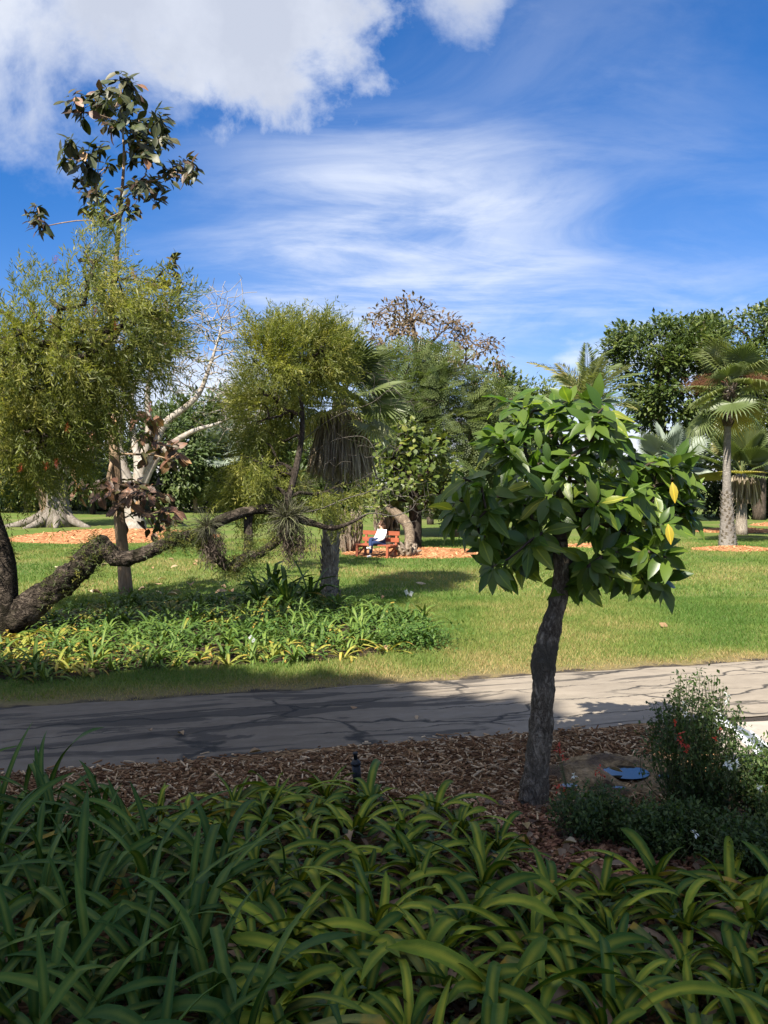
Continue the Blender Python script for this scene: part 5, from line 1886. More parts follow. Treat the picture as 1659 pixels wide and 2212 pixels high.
e = thing('foreground_tree', 'small tree with corky trunk and large glossy leaves near the road', 'tree', b)
fp = [b + [0, 0, -.06]] + [P(u, v, yq) for u, v in ((1153, 1720), (1158, 1660), (1168, 1590), (1171, 1520), (1174, 1460), (1177, 1408), (1192, 1350), (1208, 1285), (1213, 1225), (1210, 1170))]
frad = [PX(q / 2 * 0.84, yq) for q in (96, 76, 66, 62, 59, 60, 66, 50, 43, 40, 38)]
g = Geo()
pts, rr = smooth_path(np.array(fp), np.array(frad), 14)
g.tube(pts, rr, 44, 0.15, 8.0)
put('trunk', g, M_CORK, e)
FC = {
    'up': [(1100, 862), (1128, 880), (1160, 872), (1200, 882), (1232, 862), (1262, 872), (1292, 862), (1302, 882), (1330, 902), (1332, 932), (1308, 932), (1120, 922), (1082, 942), (1062, 952), (1100, 972),
           (1160, 962), (1182, 992), (1220, 932), (1252, 922), (1272, 962), (1302, 972), (1240, 982), (1200, 952), (1332, 978), (1140, 905), (1180, 905), (1280, 905), (1210, 1010), (1150, 1000)],
    'left': [(1000, 1032), (965, 1062), (990, 1082), (1040, 1052), (1082, 1072), (1110, 1042), (1140, 1062), (1050, 1102), (1020, 1112), (1000, 1132), (1060, 1142), (1100, 1122), (1130, 1112), (1160, 1092),
             (1182, 1072), (1090, 1162), (1050, 1182), (1110, 1192), (1140, 1172), (1160, 1200), (1080, 1222), (1062, 1225), (1120, 1212), (1170, 1152), (972, 1102), (1030, 1080), (1075, 1100), (1035, 1150),
             (1100, 1075), (1020, 1060), (1150, 1125), (1075, 1185)],
    'right': [(1232, 1052), (1272, 1042), (1302, 1062), (1332, 1052), (1372, 1022), (1402, 1002), (1432, 992), (1462, 1002), (1485, 1005), (1478, 1032), (1440, 1042), (1412, 1052), (1372, 1072), (1342, 1082),
              (1312, 1102), (1352, 1112), (1392, 1102), (1422, 1092), (1462, 1082), (1480, 1085), (1485, 1105), (1468, 1112), (1430, 1132), (1402, 1142), (1362, 1152), (1292, 1132), (1262, 1092), (1240, 1112),
              (1330, 1130), (1380, 1050), (1320, 1075), (1290, 1085)],
    'low': [(1232, 1212), (1250, 1252), (1272, 1222), (1302, 1202), (1332, 1192), (1362, 1202), (1392, 1212), (1420, 1242), (1432, 1262), (1428, 1212), (1390, 1252), (1350, 1242), (1320, 1232), (1230, 1270),
            (1260, 1262), (1408, 1192), (1440, 1205), (1300, 1235), (1370, 1225)],
}
tips, leaves = [], []
random.seed(3)
cen = P(1225, 1090, yq)
for part, lst in FC.items():
    for u, v in lst:
        dep = {'up': 0.5, 'left': 0.5, 'right': 0.5, 'low': 0.35}[part]
        c = P(u, v, yq + rng.uniform(-dep, dep) + (0.0 if part != 'left' else -0.1))
        tips.append(c)
        ou = unit(c - cen)
        ax = unit(ou * 0.8 + np.array([0, 0, {'up': 0.9, 'left': 0.25, 'right': 0.45, 'low': -0.1}[part]]) + rdir(1)[0] * 0.3)
        s = unit(np.cross(ax, [0.3, 0.9, 0.2]))
        t2 = np.cross(ax, s)
        k = rng.integers(12, 17) if part in ('up', 'right') else rng.integers(10, 14)
        for i in range(k):
            a = i * 2.399 + rng.normal(0, .25)
            open_ = math.radians(rng.uniform(30, 115))
            rad = s * math.cos(a) + t2 * math.sin(a)
            d = unit(ax * math.cos(open_) + rad * math.sin(open_) + np.array([0, 0, -0.30]))
            up = unit(ax * 0.55 - np.array(SUN_DIR[:]) * 0.95 + rdir(1)[0] * 0.38)
            yel = (part in ('right', 'low') and rng.random() < 0.012)
            leaves.append((c + d * 0.02 - ax * 0.07 * rng.random(), d, up, rng.choice([rng.uniform(0.13, 0.20), rng.uniform(0.18, 0.27)], p=[0.35, 0.65]), 'yellow_leaf' if yel else 'glossy_leaf'))
for u, v, dx in ((1160, 945, 0), (1178, 975, .02), (1452, 1062, 0), (1443, 1152, 0)):
    c = P(u, v - 20, yq - 0.62)
    leaves.append((c, np.array([0.1 + dx, -0.25, -1.0]), np.array([-0.2, -0.9, 0.4]), 0.15, 'yellow_leaf' if u > 1400 else 'glossy_leaf'))
tp = fp[-4:] + [P(1205, 1110, yq + .1), P(1215, 1040, yq)]
put('branches', grow([fp[-1], P(1207, 1130, yq + .05), P(1212, 1060, yq), P(1215, 1000, yq)], np.array(tips), 0.06, 0.008, 0.10, fork=0.0, wob=0.2, bend=0.3, up=0.4,
                     r_path=[PX(17, yq), PX(14, yq), PX(10, yq), PX(6, yq)]), M_BARK_B, e)
FV = leaf_variants(10, [M_FT, M_FTY], 0.36, 0.22, 'ellip', 6)
place_leaves(e, leaves, FV, 300, {'glossy_leaf': M_FTM, 'yellow_leaf': M_FTY})

# ------------------------------------------------------------------ bench, person and the stumps behind
M_REDWOOD = plain_mat('red_stained_wood', (0.27, 0.075, 0.035), 0.6, 0.35, 0.18, 5.0, 0.15)
bc = Gd(812, 1204)
TH = math.radians(33)
ex = np.array([math.cos(TH), -math.sin(TH), 0])      # along the bench, to its right end
ey = np.array([math.sin(TH), math.cos(TH), 0])       # towards the back
ez = np.array([0, 0, 1.0])
bz = 0.02
e = thing('park_bench', 'red wooden bench with two back slats on the orange mulch', 'bench', (bc[0], bc[1], bz))
bo = np.array([bc[0], bc[1], bz])


def BP(a, d, z):
    return bo + ex * a + ey * d + ez * z


HL = 0.80
for d in (-0.20, -0.02, 0.16):
    put('seat_slat', Geo().beam(BP(-HL, d, 0.44), BP(HL, d, 0.44), 0.16, 0.045), M_REDWOOD, e, smooth=False)
for z in (0.62, 0.86):
    put('back_slat', Geo().beam(BP(-HL, 0.30 + (z - .5) * .16, z), BP(HL, 0.30 + (z - .5) * .16, z), 0.035, 0.15), M_REDWOOD, e, smooth=False)
for s in (-0.66, 0.66):
    put('back_post', Geo().beam(BP(s, 0.27, 0.0), BP(s, 0.395, 0.93), 0.09, 0.05, ey), M_REDWOOD, e, smooth=False)
    put('leg', Geo().beam(BP(s, -0.26, 0.0), BP(s, -0.24, 0.415), 0.09, 0.06, ey), M_REDWOOD, e, smooth=False)
    put('seat_bearer', Geo().beam(BP(s, -0.29, 0.375), BP(s, 0.30, 0.375), 0.06, 0.085), M_REDWOOD, e, smooth=False)
    put('brace', Geo().beam(BP(s, -0.24, 0.06), BP(s, 0.24, 0.33), 0.05, 0.05), M_REDWOOD, e, smooth=False)

# the person: sits on the right half, legs crossed, face lifted to the sun on the left
M_SKIN = plain_mat('skin', (0.52, 0.30, 0.21), 0.5, 0.35, 0.05)
M_SHIRT = plain_mat('white_shirt', (0.80, 0.80, 0.82), 0.8, 0.2, 0.04, 9.0, 0.2)
M_JEANS = plain_mat('navy_jeans', (0.018, 0.032, 0.085), 0.8, 0.2, 0.2, 30.0, 0.2)
M_HAIR = plain_mat('brown_hair', (0.085, 0.042, 0.022), 0.45, 0.4, 0.3, 40.0, 0.3)
M_SHOE = plain_mat('white_shoes', (0.70, 0.68, 0.64), 0.7, 0.3, 0.08)
seat = BP(0.22, -0.02, 0.47)
e = thing('person', 'seated person in white shirt and navy jeans, legs crossed, face lifted to the left', 'person', (seat[0], seat[1], 0.02))
fw = unit(np.array([-0.82, -0.57, 0]))            # the way the body faces
sd = np.array([-fw[1], fw[0], 0])                 # towards the person's left ( = away to the right)


def BD(f, s, z):
    return seat + fw * f + sd * s + ez * z


def skin_obj(name, joints, bones, mat, parent, root=0, sub=2):
    me = bpy.data.meshes.new(name)
    org = np.array(parent.location[:])
    me.from_pydata([tuple(np.asarray(j[0]) - org) for j in joints], bones, [])
    o = link(name, me, mat, parent)
    sk = o.modifiers.new('skin', 'SKIN')
    lay = me.skin_vertices[0].data if me.skin_vertices else None
    if lay is None:
        bpy.context.view_layer.objects.active = o
        bpy.ops.mesh.customdata_skin_add()
        lay = me.skin_vertices[0].data
    for i, j in enumerate(joints):
        r = j[1]
        lay[i].radius = (r, r) if isinstance(r, (int, float)) else r
        lay[i].use_root = (i == root)
    sk.use_smooth_shade = True
    s2 = o.modifiers.new('sub', 'SUBSURF')
    s2.levels = s2.render_levels = sub
    return o


hip, chest, neck = BD(0, 0, 0.10), BD(-0.05, 0, 0.40), BD(-0.05, 0, 0.54)
head, crown_ = BD(-0.05, 0, 0.66), BD(-0.075, 0, 0.75)
shl, shr = BD(-0.05, 0.17, 0.47), BD(-0.05, -0.17, 0.47)
ell_, elr = BD(0.05, 0.25, 0.22), BD(0.05, -0.24, 0.22)
wrl, wrr = BD(0.26, 0.08, 0.13), BD(0.30, -0.06, 0.15)
hpl, hpr = BD(0.03, 0.09, 0.08), BD(0.03, -0.09, 0.08)
knl, knr = BD(0.44, 0.06, 0.06), BD(0.42, -0.04, 0.20)        # right leg crossed over the left
anl, anr = BD(0.50, 0.08, -0.36), BD(0.56, 0.16, -0.10)
tol, tor = BD(0.66, 0.10, -0.43), BD(0.74, 0.20, -0.09)
joints = [(hip, 0.13), (BD(-0.03, 0, 0.24), 0.115), (chest, 0.13), (neck, 0.055), (head, (0.098, 0.108)), (crown_, 0.08),
          (shl, 0.06), (ell_, 0.045), (wrl, 0.03), (shr, 0.06), (elr, 0.045), (wrr, 0.03),
          (hpl, 0.09), (knl, 0.065), (anl, 0.045), (hpr, 0.09), (knr, 0.065), (anr, 0.045),
          (BD(0.035, 0, 0.665), 0.028), (BD(0.055, 0, 0.645), 0.014)]
bones = [(0, 1), (1, 2), (2, 3), (3, 4), (4, 5), (2, 6), (6, 7), (7, 8), (2, 9), (9, 10), (10, 11), (0, 12), (12, 13), (13, 14), (0, 15), (15, 16), (16, 17), (4, 18), (18, 19)]
for wi, (w, lat) in ((8, (wrl, -1)), (11, (wrr, 1))):
    pi_ = len(joints)
    palm = w + fw * 0.06 + sd * 0.02 * lat + ez * -0.01
    joints.append((palm, 0.032))
    bones.append((wi, pi_))
    for k in range(4):
        off = sd * (k - 1.5) * 0.018
        a_, b_, c_ = palm + fw * 0.035 + off, palm + fw * (0.065 + 0.006 * (k in (1, 2))) + off - ez * 0.006, palm + fw * 0.085 + off - ez * 0.022
        i0 = len(joints)
        joints += [(a_, 0.009), (b_, 0.0085), (c_, 0.0075)]
        bones += [(pi_, i0), (i0, i0 + 1), (i0 + 1, i0 + 2)]
    i0 = len(joints)
    joints += [(palm + sd * lat * 0.034 + fw * 0.01, 0.010), (palm + sd * lat * 0.045 + fw * 0.035 - ez * 0.01, 0.0085)]
    bones += [(pi_, i0), (i0, i0 + 1)]
body = skin_obj('body', joints, bones, M_SKIN, e)
sj = [(BD(0.0, 0, 0.08), 0.165), (BD(-0.03, 0, 0.24), 0.155), (BD(-0.05, 0, 0.385), 0.145), (BD(-0.05, 0, 0.475), 0.065), (shl, 0.082), (ell_, 0.066), (wrl - (wrl - ell_) * 0.12, 0.045), (shr, 0.082), (elr, 0.066),
      (wrr - (wrr - elr) * 0.12, 0.045)]
skin_obj('shirt', sj, [(0, 1), (1, 2), (2, 3), (2, 4), (4, 5), (5, 6), (2, 7), (7, 8), (8, 9)], M_SHIRT, e)
jj = [(BD(0.0, 0, 0.06), 0.15), (hpl, 0.115), (knl, 0.082), (anl + (knl - anl) * 0.06, 0.06), (hpr, 0.115), (knr, 0.082), (anr + (knr - anr) * 0.06, 0.06)]
skin_obj('jeans', jj, [(0, 1), (1, 2), (2, 3), (0, 4), (4, 5), (5, 6)], M_JEANS, e)
for an, to in ((anl, tol), (anr, tor)):
    heel = an - fw * 0.03 - ez * 0.04
    skin_obj('shoe', [(heel, 0.045), (an * 0.5 + to * 0.5 - ez * 0.015, 0.045), (to, 0.038)], [(0, 1), (1, 2)], M_SHOE, e)
hj = [(BD(-0.085, 0, 0.745), 0.10), (BD(-0.125, 0, 0.66), 0.108), (BD(-0.145, 0, 0.57), 0.10), (BD(-0.14, 0, 0.48), 0.07), (BD(-0.02, 0, 0.785), 0.06), (BD(-0.045, 0.085, 0.66), 0.035), (BD(-0.055, 0.09, 0.56), 0.03),
      (BD(-0.045, -0.085, 0.66), 0.035), (BD(-0.055, -0.09, 0.56), 0.03)]
skin_obj('hair', hj, [(0, 1), (1, 2), (2, 3), (0, 4), (1, 5), (5, 6), (1, 7), (7, 8)], M_HAIR, e)
M_EYE = plain_mat('dark_features', (0.03, 0.02, 0.02), 0.4, 0.4, 0.1)
M_LIP = plain_mat('lips', (0.40, 0.12, 0.10), 0.5, 0.4, 0.1)
for s in (-1, 1):
    put('eye', Geo().tube([BD(0.042, s * 0.035, 0.685), BD(0.040, s * 0.05, 0.683)], [0.008, 0.006], 6), M_EYE, body)
    put('ear', Geo().tube([BD(-0.045, s * 0.088, 0.68), BD(-0.05, s * 0.094, 0.65), BD(-0.04, s * 0.088, 0.63)], [0.012, 0.018, 0.009], 6), M_SKIN, body)
put('mouth', Geo().tube([BD(0.036, -0.025, 0.612), BD(0.046, 0, 0.612), BD(0.036, 0.025, 0.612)], [0.006, 0.009, 0.006], 6), M_LIP, body)

# palm stumps, leaning log and root stump behind the bench
M_STUMP = bark_mat('stump_wood', (0.17, 0.13, 0.095), (0.48, 0.40, 0.31), 12.0, None, (1.4, 1.4, 0.4))


def fan_stump(label, u, v, y, hgt, r0, r1, n):
    b = P(u, v, y)
    b[2] = 0
    o = thing('palm_stump', label, 'stump', b, 'old palm stumps behind the bench')
    put('core', Geo().tube([b - [0, 0, .05], b + [0.05, 0, hgt * .5], b + [0.0, 0, hgt]], [r0 * .7, r0 * .8, r0 * 0.5], 10, 0.15, 4.0, sub=3), M_BARK_B, o)
    g = Geo()
    az = rng.random(n) * 2 * math.pi
    z = hgt * rng.random(n) ** 1.1
    d = np.stack([np.cos(az) * .45, np.sin(az) * .45, np.ones(n)], -1)
    g.inst(tpl_leaf(0.20, 0.5, 0.12, 'obov', 2), np.stack([b[0] + np.cos(az) * r0 * .7, b[1] + np.sin(az) * r0 * .7, z - .1], -1), frames(d, np.stack([np.cos(az), np.sin(az), 0 * az], -1)), 0.35 + 0.4 * rng.random(n) * r1)
    put('boots', g, M_STUMP, o, 'stuff', smooth=False)


fan_stump('stump-like palm base with upright cut stalks left of the bench back', 756, 1160, 33.5, 1.35, 0.36, 1.2, 150)
fan_stump('pale palm base behind the head of the seated person', 836, 1140, 37, 1.6, 0.5, 1.0, 170)
M_LOG = bark_mat('weathered_log', (0.09, 0.066, 0.045), (0.38, 0.30, 0.21), 7.0)
c = [P(834, 1090, 36.0), P(846, 1102, 35.0), P(868, 1118, 34.0), P(882, 1140, 33.4), P(886, 1160, 33.0), P(884, 1182, 32.6), P(880, 1202, 32.4)]
o = thing('leaning_log', 'thick leaning pale log behind the bench', 'log', (c[-1][0], c[-1][1], 0))
put('log', Geo().tube(c, [0.12, 0.16, 0.20, 0.20, 0.19, 0.2, 0.24], 14, 0.2, 3.0, sub=6), M_LOG, o)
b = P(880, 1184, 31.2)
b[2] = 0.08
o = thing('root_stump', 'weathered root stump at the right end of the bench', 'stump', b)
g = Geo()
for i in range(26):
    a = rng.random() * 2 * math.pi
    ln = 0.35 + 0.4 * rng.random()
    d = np.array([math.cos(a), math.sin(a) * .6, 0])
    q = b + d * 0.12
    g.tube([q + [0, 0, .02], q + d * ln * .35 + [0, 0, .30 * rng.random() + .1], q + d * ln * (0.4 + .5 * rng.random()) + [0, 0, .05 + .5 * rng.random()]], [0.10, 0.075, 0.025], 6, 0.2, 5.0, sub=3)
put('roots', g, M_STUMP, o)

# ------------------------------------------------------------------ rock with water-filled hollows
M_ROCK = bark_mat('limestone', (0.13, 0.088, 0.045), (0.46, 0.33, 0.185), 7.0, (0.07, 0.048, 0.036), (1, 1, 1), 0.85, 0.8, 0.03)
mw, tw = new_mat('still_water')
finish(tw, principled(tw, (0.012, 0.014, 0.014), 0.03, 0.7))
c0, c1 = Gd(1190, 1690), Gd(1470, 1690)
rc = np.array([(c0[0] + c1[0]) / 2 + 0.03, Gd(1330, 1686)[1], 0.0])
RX, RY = (c1[0] - c0[0]) / 2 + 0.12, 0.62
e = thing('pitted_rock', 'flat tan rock with rainwater in its hollows beside the trunk', 'rock', rc)
POOLS = [(1352, 1664, 0.135, 0.12), (1312, 1697, 0.10, 0.028), (1228, 1692, 0.05, 0.03), (1456, 1672, 0.09, 0.035)]
pl = []
for u, v, a, b_ in POOLS:
    q = Gd(u, v, 0.10)
    pl.append((q[0] - rc[0], q[1] - rc[1], a, b_))
n, m = 120, 100
xs, ys = np.linspace(-1.05, 1.05, n), np.linspace(-1.05, 1.05, m)
V = []
for yv in ys:
    for xv in xs:
        x, y = xv * RX, yv * RY
        rr = math.hypot(xv, yv) + 0.16 * vnoise((xv * 2 + 3, yv * 2, 1.0))
        z = 0.135 * max(0.0, 1 - max(rr, 0) ** 6) ** 0.6 - 0.03 if rr < 1 else -0.03
        z += 0.05 * vnoise((x * 4, y * 4, 0.5)) + 0.022 * vnoise((x * 11, y * 11, 2.5)) + 0.010 * vnoise((x * 29, y * 29, 4.5)) if rr < 1 else 0
        for px_, py_, a, b_ in pl:
            q = math.hypot((x - px_) / (a * 1.25), (y - py_) / (b_ * 1.25)) + 0.08 * vnoise((x * 7, y * 7, 9.0))
            if q < 1.35:
                z -= 0.075 * max(0.0, 1.35 - q) ** 0.8
        V.append((x + rc[0], y + rc[1], z))
idx = np.arange(n * m).reshape(m, n)
F = np.stack([idx[:-1, :-1], idx[:-1, 1:], idx[1:, 1:], idx[1:, :-1]], -1).reshape(-1)
put('rock', Geo().add(V, F, np.full((n - 1) * (m - 1), 4)), M_ROCK, e)
for px_, py_, a, b_ in pl:
    k = 28
    vv = [(rc[0] + px_ + a * 1.5 * math.cos(t), rc[1] + py_ + b_ * 1.5 * math.sin(t), 0.085) for t in np.linspace(0, 2 * math.pi, k, endpoint=False)]
    put('pool', Geo().add(vv, list(range(k)), [k]), mw, e, smooth=False)

# ------------------------------------------------------------------ flowering bushes on the right
M_SALV = leaf_mat('bush_leaves', [(0.0, (0.026, 0.056, 0.014)), (0.6, (0.060, 0.105, 0.024)), (1.0, (0.12, 0.165, 0.042))], 0.5, 0.35)
M_STEM = plain_mat('green_stems', (0.09, 0.10, 0.04), 0.7, 0.2, 0.3)
M_FLR = leaf_mat('red_petals', [(0.0, (0.45, 0.035, 0.02)), (1.0, (0.62, 0.08, 0.04))], 0.5, 0.3)
M_FLW = leaf_mat('white_petals', [(0.0, (0.72, 0.72, 0.70)), (1.0, (0.80, 0.80, 0.80))], 0.5, 0.3)


def bush(label, base, rad, hgt, nst, nl, reds, whites, leafsz=0.035, name='flowering_bush'):
    o = thing(name, label, 'bush', base, 'flowering bushes beside the pavement')
    gs, gl = Geo(), Geo()
    tips = []
    for i in range(nst):
        a = rng.random() * 2 * math.pi
        q = rng.random() ** 0.6
        top = base + np.array([math.cos(a) * rad[0] * q, math.sin(a) * rad[1] * q, hgt * (1.08 - 0.45 * q * q) * rng.uniform(0.7, 1.12)])
        p0 = base + np.array([math.cos(a) * rad[0] * q * .35, math.sin(a) * rad[1] * q * .35, 0])
        mid_ = (p0 + top) / 2 + rng.normal(0, 0.05, 3)
        pth, _ = smooth_path([p0, mid_, top], [0, 0, 0], 4)
        gs.tube(pth, np.linspace(0.005, 0.002, len(pth)), 3, cap=False)
        tips.append(top)
        k = nl
        t = 0.12 + 0.88 * rng.random(k) ** 0.7
        j = t * (len(pth) - 1)
        pos = np.stack([np.interp(j, range(len(pth)), pth[:, x]) for x in range(3)], -1) + rng.normal(0, 0.035, (k, 3))
        gl.inst(L_DIA, pos, frames(rdir(k) + [0, 0, .15], rdir(k) * .5 + [0, 0, 1]), leafsz * (0.5 + rng.random(k)))
    put('stems', gs, M_STEM, o, smooth=False)
    put('leaves', gl, M_SALV, o, 'stuff', smooth=False)
    for lst, mat in ((reds, M_FLR), (whites, M_FLW)):
        for u, v, yy in lst:
            c = P(u, v, yy)
            N = 7
            g = Geo().inst(tpl_diamond(0.6), c + rng.normal(0, 0.008, (N, 3)), frames(rdir(N)), 0.030 * (0.7 + 0.6 * rng.random(N)))
            near = min(tips, key=lambda q: np.linalg.norm(q - c))
            gsx = Geo().tube([near * .5 + c * .5 - [0, 0, .14], c - [0, 0, .05], c], [0.003, 0.002, 0.0015], 3)
            kk = 8
            gsx.inst(L_DIA, c - np.c_[rng.normal(0, .006, (kk, 2)), rng.uniform(0.02, 0.16, kk)], frames(rdir(kk)), 0.018)
            put('flower', g, mat, put('flower_stalk', gsx, M_STEM, o, smooth=False), smooth=False)
    return o


bb = Gd(1525, 1790)
bush('flowering bush with red and white blossoms at the right edge', np.array([bb[0], bb[1] + 0.15, 0.02]), (0.46, 0.45), 0.97, 150, 58,
     [(1458, 1562, 6.1), (1468, 1588, 6.1), (1470, 1602, 6.1), (1476, 1610, 6.1), (1484, 1611, 6.1), (1479, 1622, 6.1), (1556, 1577, 6.2), (1546, 1596, 6.2)],
     [(1478, 1519, 6.4), (1482, 1542, 6.4), (1520, 1545, 6.4), (1545, 1535, 6.4), (1572, 1500, 6.4), (1570, 1515, 6.4), (1550, 1562, 6.4), (1570, 1650, 5.9), (1577, 1655, 5.9), (1592, 1652, 5.9)])
bb = Gd(1700, 1800)
bush('denser bush cut by the right edge of the picture', np.array([bb[0], bb[1], 0.02]), (0.55, 0.45), 0.64, 150, 75, [], [(1640, 1700, 5.7)])
bb = Gd(1480, 1850)
bush('dark low bush in front of the flowering one', np.array([bb[0], bb[1], 0.02]), (0.45, 0.3), 0.32, 100, 60, [], [(1500, 1800, 5.3)])
bb = Gd(1640, 1900)
bush('dark low bush at the right edge above the strap leaves', np.array([bb[0], bb[1], 0.02]), (0.45, 0.3), 0.34, 90, 60, [], [])
bb = Gd(1275, 1815)
bush('small bush with red flower spikes in front of the rock', np.array([bb[0], bb[1], 0.02]), (0.32, 0.26), 0.34, 80, 46,
     [(1205, 1620, 6.2), (1212, 1628, 6.2), (1216, 1640, 6.2), (1206, 1610, 6.2), (1298, 1662, 6.2), (1289, 1672, 6.2), (1301, 1674, 6.2), (1204, 1702, 6.1), (1216, 1702, 6.1)], [(1240, 1675, 6.2)], 0.035)
bb = Gd(1390, 1830)
bush('low weedy bush between the red-flowered one and the dark one', np.array([bb[0], bb[1], 0.02]), (0.3, 0.25), 0.24, 70, 40, [], [], 0.03)

# ------------------------------------------------------------------ sign panel, sprinkler riser, plant tags
M_ALU = plain_mat('white_metal', (0.72, 0.74, 0.76), 0.35, 0.5, 0.05, 8.0, 0.0, 0.3)
M_GREYM = plain_mat('grey_panel', (0.20, 0.22, 0.24), 0.5, 0.4, 0.1)
A, B = P(1550, 1546, 7.7), P(1642, 1628, 7.2)
e = thing('sign_panel', 'tilted information panel seen edge-on behind the flowering bush', 'sign', ((A[0] + B[0]) / 2, (A[1] + B[1]) / 2 + 0.3, 0.03))
ax = unit(B - A)
bk = unit(np.array([0.25, 1.0, 0.0]) - ax * np.dot([0.25, 1.0, 0.0], ax))
nn = np.cross(ax, bk)
for nm, p, q, w, h, m_ in (('panel', A + bk * .25, B + bk * .25, 0.48, 0.018, M_GREYM), ('frame_rail', A, B, 0.035, 0.045, M_ALU), ('frame_rail', A + bk * .5, B + bk * .5, 0.035, 0.045, M_ALU)):
    put(nm, Geo().beam(p, q, w, h, nn), m_, e, smooth=False)
put('post', Geo().beam(np.array([*((A + B) / 2 + bk * .3)[:2], 0.0]), (A + B) / 2 + bk * .3 - nn * 0.02, 0.06, 0.06, (0, 1, 0)), M_GREYM, e, smooth=False)

M_BLACK = plain_mat('black_plastic', (0.012, 0.013, 0.014), 0.5, 0.4, 0.2)
b = Gd(774, 1712)
e = thing('sprinkler_riser', 'black garden sprinkler riser at the mulch edge of the foreground bed', 'sprinkler', b)
yy = b[1]
k = yy / FPX
put('stem', Geo().tube([b - [0, 0, .05], b + [-0.012, 0, 0.15], b + [-0.02, 0, 0.24]], [14 * k / 1.4, 14 * k / 1.5, 15 * k / 1.6], 14), M_BLACK, e)
put('collar', Geo().tube([b + [-0.02, 0, 0.24], b + [-0.021, 0, 0.255], b + [-0.0225, 0, 0.285]], [0.044, 0.046, 0.022], 14), M_BLACK, e)
put('nozzle', Geo().tube([b + [-0.0225, 0, 0.285], b + [-0.025, 0, 0.325], b + [-0.0255, 0, 0.328], b + [-0.026, 0, 0.345]], [0.016, 0.016, 0.021, 0.021], 12), M_BLACK, e)

for i, (u, v, lb) in enumerate(((878, 1292, 'left of two small white plant tags on the lawn'), (888, 1292, 'right of two small white plant tags on the lawn'), (545, 1400, 'small pale plant tag at the front of the far bed'))):
    b = Gd(u, v)
    o = thing('plant_tag', lb, 'tag', b, 'small plant tags')
    s = 0.07 if i < 2 else 0.09
    z = 0.09 if i < 2 else 0.16
    put('plate', Geo().beam(b + [-s / 2, 0, z + .03], b + [s / 2, 0, z + .06 * (1 - i)], 0.012, 0.11 if i < 2 else 0.07, (0, -.3, 1)), M_ALU, o, smooth=False)
    put('stake', Geo().tube([b, b + [0, 0.012, z]], [0.006, 0.006], 5), M_GREYM, o)

# ------------------------------------------------------------------ fallen leaves one can pick out
M_FALL = leaf_mat('fallen_leaf', [(0.0, (0.30, 0.18, 0.09)), (0.6, (0.45, 0.32, 0.20)), (1.0, (0.55, 0.45, 0.30))], 0.7, 0.1, 0.3, True)
FM = []
for i in range(5):
    tp = tpl_leaf(random.uniform(0.4, 0.6), random.uniform(-.5, .6), random.uniform(-.5, .4), 'ellip', 3)
    me = Geo().add(*tp[:3], 0.0, tp[3]).mesh('fallen_leaf', smooth=True)
    me.materials.append(M_FALL)
    FM.append(me)


def fallen(u, v, size, label, z=0.05, group='fallen leaves'):
    c = Gd(u, v, z)
    o = link('fallen_leaf', random.choice(FM))
    o.location = c
    o.rotation_euler = (random.gauss(0, .3), random.gauss(0, .3), random.random() * 6.28)
    o.scale = (size, size, size)
    tag(o, label, 'leaf', group)


lv = sorted((random.uniform(90, 510), random.uniform(1205, 1288)) for _ in range(34))
lv = [q for q in lv if not 250 < q[0] < 300]
for i, (u, v) in enumerate(lv):
    fallen(u, v, random.uniform(0.18, 0.32), 'tan dry leaf on the lawn around the tan trunk, %s' % place_words(i + 1, len(lv)), 0.07, 'dry leaves on the lawn under the tall coppery tree')
for u, v, s, lb in ((412, 1266, .42, 'large tan dry leaf on the lawn right of the tan trunk'), (490, 1276, .35, 'tan dry leaf at the back edge of the far bed'), (1437, 1345, .28, 'curled tan leaf on the open lawn right of the trunk'),
                    (898, 1258, .28, 'orange dry leaf on the lawn in front of the bench mulch'), (1110, 1262, .25, 'small tan leaf on the lawn left of the foreground tree'), (830, 1395, .18, 'orange leaf on the verge grass'),
                    (1200, 1250, .2, 'small pale leaf on the lawn behind the trunk'), (830, 1288, .2, 'dark curled leaf on the lawn left of the white tags')):
    fallen(u, v, s, lb, 0.07)
for u, v, s, lb in ((322, 1577, .10, 'small green leaf on the shaded road'), (396, 1587, .12, 'dry curled leaf left of centre on the shaded road'), (538, 1626, .13, 'pale oval leaf on the near edge of the road'),
                    (757, 1525, .16, 'dark strip of bark on the shaded road'), (900, 1545, .1, 'tiny dry leaf on the road left of the trunk'), (1345, 1668, .12, 'pale green leaf floating in the rock pool'),
                    (1245, 1820, .14, 'pale yellow leaf on the bark chips'), (1270, 1905, .16, 'yellow leaf lying on the bark chips')):
    fallen(u, v, s, lb, 0.035 if v < 1640 else (0.10 if v < 1700 else 0.08), 'fallen leaves on road and mulch')

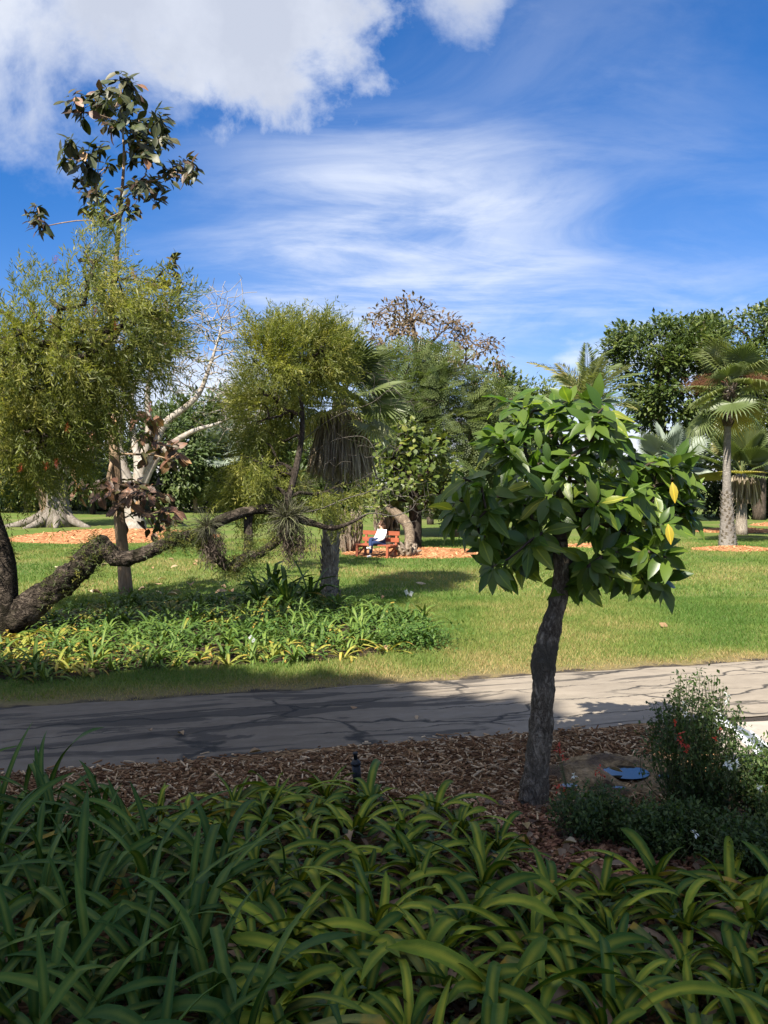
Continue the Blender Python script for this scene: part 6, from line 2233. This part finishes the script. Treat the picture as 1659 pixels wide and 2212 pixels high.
# ------------------------------------------------------------------ tall trees behind the viewer whose crowns shade the foreground
SH_POLY = [(-16, 13.0), (-9, 12.7), (-5.6, 12.3), (-4.4, 11.7), (-3.2, 12.0), (-1.7, 11.5), (-0.4, 11.45), (0.3, 10.6), (1.3, 10.05), (1.72, 9.6), (2.05, 9.0), (2.25, 8.2), (2.4, 7.5), (2.4, 6.9), (2.7, 6.3), (3.6, 5.8), (6, 5.6),
           (9, 5.3), (9, -4), (-16, -4)]
gx, gy = np.meshgrid(np.arange(-16, 9, 0.36), np.arange(-4, 13, 0.36))
sp = np.c_[gx.ravel(), gy.ravel()] + rng.uniform(-0.2, 0.2, (gx.size, 2))
sp = sp[in_poly(sp, SH_POLY)]
k3 = np.array([0.437, 0.864])
CENT = [(-22.0, -7.0), (-16.0, -8.0), (-10.0, -8.5), (-4.5, -12.0), (-18.0, -16.0), (-9.5, -17.0)]
h = rng.uniform(18.0, 21.5, len(sp))
pos = np.c_[sp - k3[None] * h[:, None], h]
own = np.argmin(np.linalg.norm(pos[:, None, :2] - np.array(CENT)[None], axis=2), axis=1)
LB = ['outermost shade tree far to the left behind the viewer', 'shade tree left behind the viewer', 'shade tree close behind the viewer on the left', 'shade tree directly behind the viewer', 'shade tree right behind the viewer',
      'shade tree farthest behind the viewer']
for i, (cx, cy) in enumerate(CENT):
    b = np.array([cx, min(cy, -2.0), 0.0])
    o = thing('shade_tree', LB[i] + ', outside the picture', 'tree', b, 'tall shade trees behind the viewer')
    c = pos[own == i]
    if len(c) < 5:
        continue
    put('trunk', grow([b - [0, 0, .1], b + [0, 0, 6], np.array([cx, (cy + b[1]) / 2, 12.0]), np.array([cx, cy, 18.0])], c[::4], 0.45, 0.03, 0.6, fork=0.5), M_BARK_B, o)
    g = Geo()
    kk = 38
    n = len(c) * kk
    pp = np.repeat(c, kk, 0) + rdir(n) * (rng.random(n) ** .5)[:, None] * [0.45, 0.45, 0.30]
    g.inst(L_DIA, pp, frames(rdir(n) * [1, 1, .4], rdir(n) * .6 + [0, 0, 1]), 0.28 + 0.2 * rng.random(n))
    put('crown', g, M_BROAD, o, 'stuff', smooth=False)
